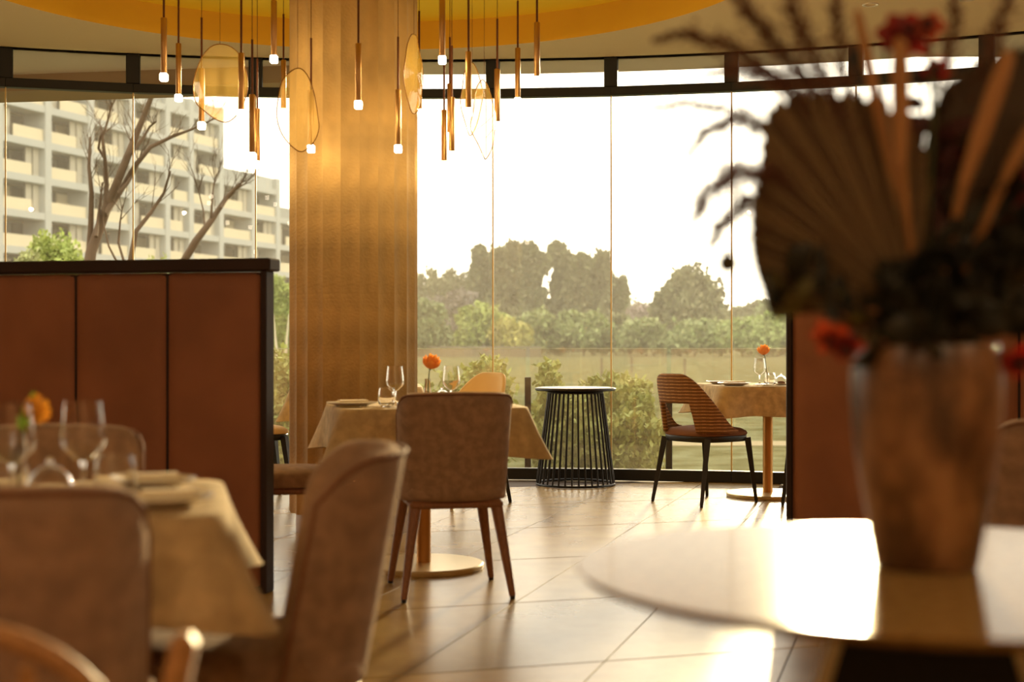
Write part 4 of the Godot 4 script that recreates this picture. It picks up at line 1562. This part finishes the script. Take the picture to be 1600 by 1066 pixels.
# ---------------------------------------------------------------- pendants under the recess
func build_pendants() -> void:
	# x, top and bottom of the brass tube in the picture's frame; their real length is the same, so this gives each its distance
	var list := [
		[256, 28, 115, "far left pendant of the cluster, hung level with the transom"],
		[279, 68, 148, "second pendant from the left, its lamp against the sky"],
		[315, 107, 191, "pendant at the left rim of the large amber disc"],
		[377, 83, 172, "pendant at the right rim of the large amber disc"],
		[394, 148, 239, "left of the two low pendants just left of the pillar"],
		[402, 170, 252, "right of the two low pendants just left of the pillar"],
		[428, 1, 87, "high thick pendant just left of the pillar"],
		[443, 94, 170, "pendant at the pillar's left edge behind the amber disc"],
		[486, 141, 227, "pendant behind the amber disc in front of the pillar"],
		[560, 68, 158, "pendant in front of the middle of the pillar"],
		[622, 140, 227, "pendant in front of the right part of the pillar"],
		[655, 92, 171, "pendant behind the narrow amber disc at the pillar's right edge"],
		[691, 0, 88, "high thick pendant right of the pillar"],
		[694, 172, 252, "lowest pendant right of the pillar"],
		[703, 131, 208, "left of the overlapping pair of pendants right of the pillar"],
		[706, 152, 237, "right of the overlapping pair of pendants right of the pillar"],
		[732, 81, 169, "pendant in front of the leaf-shaped amber discs"],
		[777, 108, 191, "pendant just right of the leaf-shaped amber discs"],
		[809, 75, 153, "second pendant from the right end of the cluster"],
		[839, 35, 120, "rightmost pendant of the cluster"]]
	for a: Array in list:
		var d := 633.0 / (float(a[2]) - float(a[1]))
		d = clampf(d, 6.9, 8.4)
		var bot := P(a[0], a[2], d)
		var t := thing("pendant_light", "slim brass tube pendant light, " + a[3], "pendant light", Vector3(bot.x, bot.y, bot.z), 0.0, "slim brass tube pendants")
		var up := 3.33 - bot.y
		var s := Mb.new()
		s.lathe([Vector2(0.0, 0.0), Vector2(0.0145, 0.0), Vector2(0.0155, 0.002), Vector2(0.0155, 0.283), Vector2(0.0145, 0.285), Vector2(0.0, 0.285)], 16)
		part(t, "tube", s, M.brass)
		s = Mb.new()
		var ru := minf(0.285 + 0.27, up - 0.004)
		s.tube([Vector3(0, 0.284, 0), Vector3(0, ru, 0)], [0.0058], 8)
		part(t, "rod", s, M.brass_wire)
		s = Mb.new()
		s.tube([Vector3(0, ru - 0.002, 0), Vector3(0, up, 0)], [0.0018], 6)
		part(t, "wire", s, M.brass_wire)
		s = Mb.new()
		s.box(Vector3(0, -0.019, 0), Vector3(0.038, 0.04, 0.038), 0.005)
		part(t, "lamp_cube", s, M.lamp_cube)
		var l := OmniLight3D.new()
		l.name = "glow"
		l.position = Vector3(0, -0.019, 0)
		l.light_color = Color(1.0, 0.87, 0.60)
		l.light_energy = PENDANT_LIGHT
		l.light_size = 0.016
		l.omni_range = 14.0
		l.omni_attenuation = 2.0
		l.shadow_enabled = true
		t.add_child(l)
	# amber glass discs: outline in the picture's frame about a middle, distance, how far it is turned
	var discs := [
		["large pebble-shaped amber glass disc between two pendants on the left", 7.5, 0.0, 344, 69, 191, [[0, -61], [18, -56], [33, -40], [42, -10], [42, 12], [32, 42], [14, 60], [-4, 58], [-24, 44], [-38, 30], [-42, 8], [-40, -8], [-30, -38], [-16, -56]]],
		["oval amber glass disc overlapping the pillar's left edge", 7.05, 0.25, 465, 106, 237, [[0, -65], [14, -56], [24, -30], [31, 10], [32, 30], [24, 50], [8, 65], [-6, 60], [-22, 42], [-30, 20], [-31, -2], [-26, -34], [-18, -52]]],
		["narrow amber glass disc at the pillar's right edge", 7.3, 1.12, 646, 53, 178, [[0, -62], [6, -56], [12, -10], [13, 14], [8, 48], [1, 62], [-5, 56], [-10, 36], [-13, 0], [-10, -30], [-4, -56]]],
		["upper of the two leaf-shaped amber glass discs right of the pillar", 7.8, 0.95, 737, 97, 210, [[2, -56], [10, -44], [15, -20], [16, 0], [12, 24], [0, 57], [-6, 54], [-13, 30], [-16, 4], [-12, -30], [-5, -50]]],
		["lower leaf-shaped amber glass disc with veins right of the pillar", 7.4, 0.85, 756, 125, 247, [[-1, -61], [8, -50], [14, -24], [18, 10], [13, 40], [4, 61], [0, 60], [-10, 40], [-19, 18], [-17, -8], [-12, -40], [-7, -54]]]]
	for a: Array in discs:
		var d: float = a[1]
		var c := P(a[3], (a[4] + a[5]) * 0.5, d)
		var yaw: float = a[2]
		var t := thing("glass_disc", "hanging " + a[0], "glass ornament", c, yaw, "amber glass discs among the pendants")
		var poly := PackedVector2Array()
		var m: Array = a[6]
		for i in m.size():   # smooth the outline
			var p0: Array = m[(i - 1 + m.size()) % m.size()]
			var p1: Array = m[i]
			var p2: Array = m[(i + 1) % m.size()]
			var p3: Array = m[(i + 2) % m.size()]
			for k in 4:
				var q := Vector2(p1[0], p1[1]).cubic_interpolate(Vector2(p2[0], p2[1]), Vector2(p0[0], p0[1]), Vector2(p3[0], p3[1]), k / 4.0)
				poly.append(Vector2(q.x / cos(yaw), -q.y) / FOC * d)
		var s := Mb.new()
		var rows := []
		for i in 7:
			var f := i / 6.0
			var row := PackedVector3Array()
			for q in poly:
				row.append(Vector3(q.x * f, q.y * f, 0.012 * (1.0 - f * f) + 0.004 * sin(q.y * 30.0) * f))
			rows.append(row)
		s.grid(rows, true)
		part(t, "glass", s, M.amber_glass)
		s = Mb.new()
		var path := []
		for q in poly:
			path.append(Vector3(q.x, q.y, 0.004 * sin(q.y * 30.0)))
		path.append(path[0])
		s.tube(path, [0.0028], 6)
		part(t, "rim", s, M.amber_rim)
		if str(a[0]).contains("veins"):
			s = Mb.new()
			s.tube([Vector3(0, 0.19, 0.012), Vector3(0, 0.0, 0.016), Vector3(0.01, -0.19, 0.008)], [0.0016], 5)
			s.tube([Vector3(0, -0.02, 0.016), Vector3(-0.06, -0.06, 0.008)], [0.0014], 5)
			s.tube([Vector3(0, -0.02, 0.016), Vector3(0.07, 0.03, 0.008)], [0.0014], 5)
			s.tube([Vector3(0, -0.10, 0.014), Vector3(0.06, -0.05, 0.008)], [0.0014], 5)
			part(t, "veins", s, M.amber_rim)
		s = Mb.new()
		var ty := 0.0
		for q in poly:
			ty = maxf(ty, q.y)
		s.tube([Vector3(0, ty, 0.003), Vector3(0, 3.33 - c.y, 0.003)], [0.0012], 5)
		part(t, "wire", s, M.brass_wire)


# ---------------------------------------------------------------- vase and dried flowers
func fan_leaf(called: String, label: String, foot: Vector2, a0: float, a1: float, radii: Array, d: float, tilt: float, m: Material, n: int) -> void:
	# a pleated palm fan: angles in degrees from the right, radii in metres at its two edges
	var at := P(foot.x, foot.y, d)
	var t := thing(called, label, "dried leaf", at, 0.0, "dried palm fans in the vase")
	t.rotation.x = tilt
	for k in n:
		var f0 := k / float(n)
		var f1 := (k + 1) / float(n)
		var fm := (f0 + f1) * 0.5
		var b := Mb.new()
		var rows := []
		for i in 9:
			var q := i / 8.0
			var row := PackedVector3Array()
			for e: float in [f0, fm, f1]:
				var ang := deg_to_rad(lerpf(a0, a1, e))
				var rf := e * (radii.size() - 1)
				var ri := mini(int(rf), radii.size() - 2)
				var rad := lerpf(radii[ri], radii[ri + 1], rf - ri) * (1.0 if e == fm else 0.965)
				
				var rr := lerpf(0.02, rad, q)
				var fold := (0.010 if e == fm else -0.010) * q
				var bow := -0.05 * q * q
				row.append(Vector3(cos(ang) * rr, sin(ang) * rr, fold + bow))
			rows.append(row)
		b.grp = 1
		b.grid(rows)
		part(t, "pleat", b, M.fan_leaf_dark if m == M.fan_leaf and (k * 7) % 5 < 2 else m)
	var s := Mb.new()
	var g := P(1445, 560, 1.822) - at
	s.tube([Vector3(0, 0.03, 0).rotated(Vector3.BACK, 0.3), Vector3(0, 0, 0), t.basis.inverse() * g], [0.006, 0.006, 0.005], 7)
	part(t, "stalk", s, m)

func plume(label: String, pts: Array, d: float, d2: float, thick: float, hairs: int, hair: float, m: Material) -> void:
	var foot := P(1445, 560, 1.822)
	var t := thing("grass_plume", label, "dried grass", foot, 0.0, "dried grass plumes in the vase")
	var cv := Curve3D.new()
	cv.add_point(Vector3(0, -0.04, 0), Vector3.ZERO, Vector3(0, 0.05, 0))
	for i in pts.size():
		var p := P(pts[i].x, pts[i].y, lerpf(d, d2, i / float(maxi(pts.size() - 1, 1)))) - foot
		var nx: Vector3 = P(pts[mini(i + 1, pts.size() - 1)].x, pts[mini(i + 1, pts.size() - 1)].y, d) - P(pts[maxi(i - 1, 0)].x, pts[maxi(i - 1, 0)].y, d)
		cv.add_point(p, -nx * 0.18, nx * 0.18)
	var path := []
	var rr := []
	var total := cv.get_baked_length()
	for i in 21:
		path.append(cv.sample_baked(total * i / 20.0))
		rr.append(lerpf(thick, thick * 0.3, i / 20.0))
	var s := Mb.new()
	s.tube(path, rr, 5)
	part(t, "stem", s, m)
	s = Mb.new()
	s.grp = -1
	for k in hairs * 2:
		var f := 0.42 + 0.58 * k / float(hairs * 2)
		var p := cv.sample_baked(total * f)
		var fw := (cv.sample_baked(minf(total, total * f + 0.01)) - p)
		if fw.length() < 1e-5:
			fw = p - cv.sample_baked(total * f - 0.01)
		fw = fw.normalized()
		var dir := (fw * rng.randf_range(0.5, 1.0) + Vector3(rng.randf_range(-1, 1), rng.randf_range(-1, 0.6), rng.randf_range(-1, 1)) * 0.55).normalized()
		var ln := hair * rng.randf_range(0.6, 1.3) * sin(PI * clampf((f - 0.40) / 0.62, 0.05, 1.0))
		var sd := dir.cross(Vector3(rng.randf_range(-1, 1), 0.3, 1)).normalized() * 0.0013
		s.tri(p - sd, p + sd, p + dir * ln)
		var bp := p + dir * ln * 0.9
		s.tri(bp - sd * 2.0 - dir * 0.004, bp + sd * 2.0 - dir * 0.002, bp + dir * 0.005)
	part(t, "bristles", s, m, "stuff")

func sprig(label: String, pts: Array, d: float, m: Material, count: int, ln: float) -> void:
	var foot := P(1445, 560, 1.822)
	var t := thing("leafy_sprig", label, "foliage", foot, 0.0, "leafy sprigs in the vase")
	var path := [Vector3(0, -0.04, 0)]
	for q: Vector2 in pts:
		path.append(P(q.x, q.y, d) - foot)
	var s := Mb.new()
	s.tube(path, [0.004, 0.003, 0.002], 6)
	part(t, "stem", s, m)
	for k in count:
		var f := (0.25 + 0.75 * k / float(maxi(count - 1, 1))) * (path.size() - 1)
		var i := mini(int(f), path.size() - 2)
		var p: Vector3 = (path[i] as Vector3).lerp(path[i + 1], f - i)
		var b := petal(ln * rng.randf_range(0.8, 1.2), ln * rng.randf_range(0.42, 0.6), ln * 0.08, ln * rng.randf_range(0.05, 0.3))
		var o := part(t, "leaf", b, m)
		o.position = p
		o.basis = Basis.from_euler(Vector3(rng.randf_range(-0.9, 0.9), rng.randf_range(0, TAU), rng.randf_range(-2.2, 2.2)))

func blossom(label: String, at: Vector3, size: float, face: Vector3, m: Material, n := 5) -> void:
	var t := thing("blossom", label, "flower", at, 0.0, "red blossoms in the vase")
	t.rotation = face
	for ring_n in 2:
		var pm := petal(size * (1.0 - 0.25 * ring_n), size * 0.8, size * 0.12, size * (0.25 - 0.3 * ring_n)).mesh()
		for k in n:
			var o := part(t, "petal", pm, m)
			o.basis = Basis(Vector3.BACK, TAU * k / n + ring_n * 0.6) * Basis(Vector3.RIGHT, 0.25 + 0.4 * ring_n)
	var s := Mb.new()
	s.ball(Vector3(0, 0, 0.008), Vector3(0.009, 0.009, 0.012), 10, 6)
	part(t, "heart", s, M.wine_leaf)
	s = Mb.new()
	var g := t.basis.inverse() * (P(1445, 560, 1.822) - at)
	s.tube([Vector3.ZERO, g * 0.3 + Vector3(0, 0, -0.03), g], [0.0025], 6)
	part(t, "stem", s, M.stem_green)

func build_arrangement() -> void:
	var v := thing("vase", "tall tapering mottled brown vase on the round foreground table", "vase", Vector3(0.531, 0.75, -1.822))
	var s := Mb.new()
	s.lathe([Vector2(0, 0), Vector2(0.060, 0), Vector2(0.064, 0.004), Vector2(0.072, 0.05), Vector2(0.0835, 0.11), Vector2(0.0915, 0.165), Vector2(0.095, 0.215), Vector2(0.0945, 0.25), Vector2(0.091, 0.278), Vector2(0.088, 0.286), Vector2(0.085, 0.284), Vector2(0.086, 0.27), Vector2(0.088, 0.21), Vector2(0.07, 0.08), Vector2(0.055, 0.02), Vector2(0, 0.02)], 64)
	part(v, "body", s, M.vase_clay)

	fan_leaf("palm_fan", "big dried palm fan spreading up and left from the vase", Vector2(1415, 478), 184, 70, [0.165, 0.178, 0.203, 0.228, 0.258, 0.318, 0.305, 0.284, 0.25, 0.13], 1.80, -0.05, M.fan_leaf, 34)
	fan_leaf("palm_fan", "grey dried palm fan standing upright at the right edge", Vector2(1560, 430), 122, 40, [0.16, 0.27, 0.32, 0.33, 0.30], 1.86, 0.0, M.grey_fan_leaf, 24)
	fan_leaf("palm_fan", "dark dried palm fan behind the red blossoms", Vector2(1450, 470), 104, 60, [0.14, 0.18, 0.19, 0.19], 1.95, 0.0, M.grey_fan_leaf, 12)

	for a: Array in [
		["long plume arching left across the beige ceiling, topmost", [Vector2(1330, 300), Vector2(1240, 135), Vector2(1150, 75), Vector2(1080, 48), Vector2(1022, 62)], 1.88, 240, 0.034],
		["plume arching left just under the ceiling's edge", [Vector2(1325, 330), Vector2(1220, 205), Vector2(1150, 172), Vector2(1070, 160), Vector2(995, 172)], 1.95, 160, 0.022],
		["thick dark plume rising steeply from the fan's left shoulder", [Vector2(1340, 280), Vector2(1265, 130), Vector2(1190, 40), Vector2(1130, -30)], 1.9, 260, 0.04],
		["plume rising past the top edge left of the red blossoms", [Vector2(1350, 280), Vector2(1285, 120), Vector2(1240, 20), Vector2(1215, -60)], 1.85, 220, 0.034],
		["upright plume beside the leaning spear", [Vector2(1370, 290), Vector2(1325, 140), Vector2(1308, 40), Vector2(1300, -60)], 1.9, 170, 0.026],
		["plume curling down in front of the white sky", [Vector2(1320, 340), Vector2(1230, 210), Vector2(1150, 185), Vector2(1100, 205), Vector2(1075, 245)], 1.9, 200, 0.03],
		["lower feathery plume drooping against the white sky", [Vector2(1320, 370), Vector2(1220, 270), Vector2(1150, 265), Vector2(1105, 300), Vector2(1085, 345)], 1.84, 260, 0.04],
		["short feathery plume under the drooping one", [Vector2(1320, 390), Vector2(1230, 310), Vector2(1170, 310), Vector2(1125, 350), Vector2(1110, 385)], 1.9, 220, 0.035],
		["plume at the top between the spear and the grey fan", [Vector2(1450, 300), Vector2(1475, 130), Vector2(1490, 30), Vector2(1500, -60)], 1.95, 170, 0.03],
		["plume at the top right corner leaning right", [Vector2(1470, 300), Vector2(1540, 110), Vector2(1570, 10), Vector2(1590, -60)], 1.9, 200, 0.03],
		["plume slanting across the transom by the fan", [Vector2(1330, 310), Vector2(1262, 175), Vector2(1205, 120), Vector2(1140, 105), Vector2(1090, 120)], 1.86, 200, 0.028]]:
		plume("dried grass " + a[0], a[1], a[2], a[2] + 0.02, 0.003, a[3], a[4], M.plume)

	for a: Array in [
		["dark drooping leaves on the left side of the arrangement", [Vector2(1340, 500), Vector2(1250, 440), Vector2(1205, 470)], 1.80, "dark_leaf", 8, 0.05],
		["olive leaves hanging lowest at the left of the arrangement", [Vector2(1330, 510), Vector2(1240, 455), Vector2(1210, 500)], 1.78, "olive_leaf", 7, 0.045],
		["dark leaves just above the vase's left rim", [Vector2(1400, 520), Vector2(1330, 480), Vector2(1290, 500)], 1.74, "dark_leaf", 10, 0.06],
		["dark leaves over the middle of the vase's rim", [Vector2(1440, 530), Vector2(1430, 480), Vector2(1400, 440)], 1.72, "dark_leaf", 13, 0.07],
		["dense dark leaves right of the fan's stalk", [Vector2(1460, 520), Vector2(1490, 440), Vector2(1500, 350)], 1.74, "dark_leaf", 14, 0.07],
		["dark leaves above the vase's right rim", [Vector2(1480, 530), Vector2(1540, 480), Vector2(1580, 470)], 1.73, "dark_leaf", 12, 0.065],
		["dark leaves at the right edge, level with the vase's top", [Vector2(1520, 530), Vector2(1590, 500), Vector2(1630, 520)], 1.76, "dark_leaf", 10, 0.06],
		["dark leaves behind the tan spear at the right", [Vector2(1490, 470), Vector2(1540, 360), Vector2(1580, 290)], 1.8, "dark_leaf", 12, 0.065],
		["dark leaves low in the heart of the arrangement", [Vector2(1450, 540), Vector2(1420, 500), Vector2(1450, 420)], 1.76, "dark_leaf", 14, 0.07],
		["dark leaves rising behind the red blossoms", [Vector2(1450, 440), Vector2(1462, 330), Vector2(1455, 250)], 1.92, "dark_leaf", 9, 0.05],
		["dark red leaves filling the gap between the two palm fans", [Vector2(1450, 440), Vector2(1466, 300), Vector2(1462, 190)], 1.88, "wine_leaf", 20, 0.055],
		["dark red leaves under the top blossoms", [Vector2(1450, 400), Vector2(1440, 230), Vector2(1446, 110)], 1.9, "wine_leaf", 12, 0.04],
		["dark leaves closing the gap above the right banquette", [Vector2(1480, 520), Vector2(1545, 440), Vector2(1585, 420)], 1.80, "dark_leaf", 16, 0.07],
		["broad dark leaves between the grey fan's foot and the banquette", [Vector2(1480, 500), Vector2(1530, 418), Vector2(1560, 402)], 1.83, "dark_leaf", 16, 0.085],
		["broad dark leaves at the right edge below the grey fan", [Vector2(1520, 480), Vector2(1585, 432), Vector2(1622, 412)], 1.84, "dark_leaf", 16, 0.085],
		["dark leaves furthest right at the frame's edge", [Vector2(1500, 520), Vector2(1580, 400), Vector2(1625, 380)], 1.82, "dark_leaf", 14, 0.07],
		["dark leaves spilling left between the fan and the low blossom", [Vector2(1380, 520), Vector2(1300, 430), Vector2(1230, 420)], 1.83, "dark_leaf", 9, 0.055]]:
		sprig(a[0], a[1], a[2], M[a[3]], a[4], a[5])

	blossom("large dark red blossom at the top of the arrangement", P(1412, 58, 1.84), 0.044, Vector3(-0.5, 0.3, 0.2), M.red_petal)
	blossom("bright red blossom at the top right of the large one", P(1452, 42, 1.82), 0.024, Vector3(-0.2, -0.5, 0.9), M.coral_petal)
	blossom("dark red blossom silhouetted against the clerestory", P(1462, 108, 1.84), 0.020, Vector3(0.2, -0.3, 0.4), M.red_petal)
	blossom("red bud under the large red blossom", P(1385, 62, 1.86), 0.022, Vector3(-0.3, 0.6, 0.1), M.red_petal)
	blossom("coral blossom drooping over the vase's left rim", P(1302, 525, 1.78), 0.034, Vector3(0.9, -0.6, 0.3), M.coral_petal)
	blossom("dark red blossom drooping inside the coral one", P(1322, 540, 1.76), 0.026, Vector3(0.9, -0.2, 0.8), M.red_petal)
	blossom("red blossom at the right edge over the vase's right rim", P(1588, 560, 1.77), 0.032, Vector3(0.8, 0.4, 0.2), M.red_petal)
	blossom("dusky red blossom deep in the right of the arrangement", P(1590, 290, 1.80), 0.030, Vector3(0.2, 0.3, 0.6), M.red_petal)

	for a: Array in [["tan palm spear leaning left at the top of the arrangement", Vector2(1338, 12), Vector2(1400, 300), 1.82, 0.0075], ["short upright tan palm spear under the large red blossom", Vector2(1406, 58), Vector2(1408, 260), 1.78, 0.0115], ["long tan palm spear slanting at the right of the arrangement", Vector2(1578, 78), Vector2(1505, 290), 1.76, 0.0115], ["tan palm spear cut off by the right edge", Vector2(1612, 195), Vector2(1565, 290), 1.76, 0.011]]:
		var tip := P(a[1].x, a[1].y, a[3])
		var low := P(a[2].x, a[2].y, a[3])
		var foot := P(1445, 560, 1.822)
		var t := thing("palm_spear", a[0], "dried leaf", foot, 0.0, "tan palm spears in the vase")
		s = Mb.new()
		var w: float = a[4]
		s.tube([low - foot, low.lerp(tip, 0.35) - foot, low.lerp(tip, 0.75) - foot, low.lerp(tip, 0.96) - foot, tip - foot], [w * 0.6, w, w * 1.05, w * 0.8, w * 0.2], 12, 0.7)
		part(t, "blade", s, M.spear)
		s = Mb.new()
		s.tube([low - foot, (low - foot) * 0.5, Vector3(0, -0.04, 0)], [w * 0.55, 0.004, 0.003], 8)
		part(t, "stalk", s, M.spear)
	var pod := thing("seed_pod", "small round crowned seed pod on a thin stem against the sky", "seed pod", P(1137, 411, 1.84))
	s = Mb.new()
	s.lathe([Vector2(0, -0.013), Vector2(0.007, -0.012), Vector2(0.0125, -0.004), Vector2(0.0125, 0.003), Vector2(0.008, 0.010), Vector2(0.004, 0.012), Vector2(0.006, 0.017), Vector2(0.003, 0.014), Vector2(0, 0.013)], 14)
	part(pod, "capsule", s, M.seed_pod)
	s = Mb.new()
	s.tube([Vector3(0, 0.012, 0), P(1150, 380, 1.84) - pod.position, P(1230, 340, 1.84) - pod.position, P(1400, 500, 1.83) - pod.position], [0.0012, 0.0014, 0.0016, 0.002], 5)
	part(pod, "stem", s, M.plume)
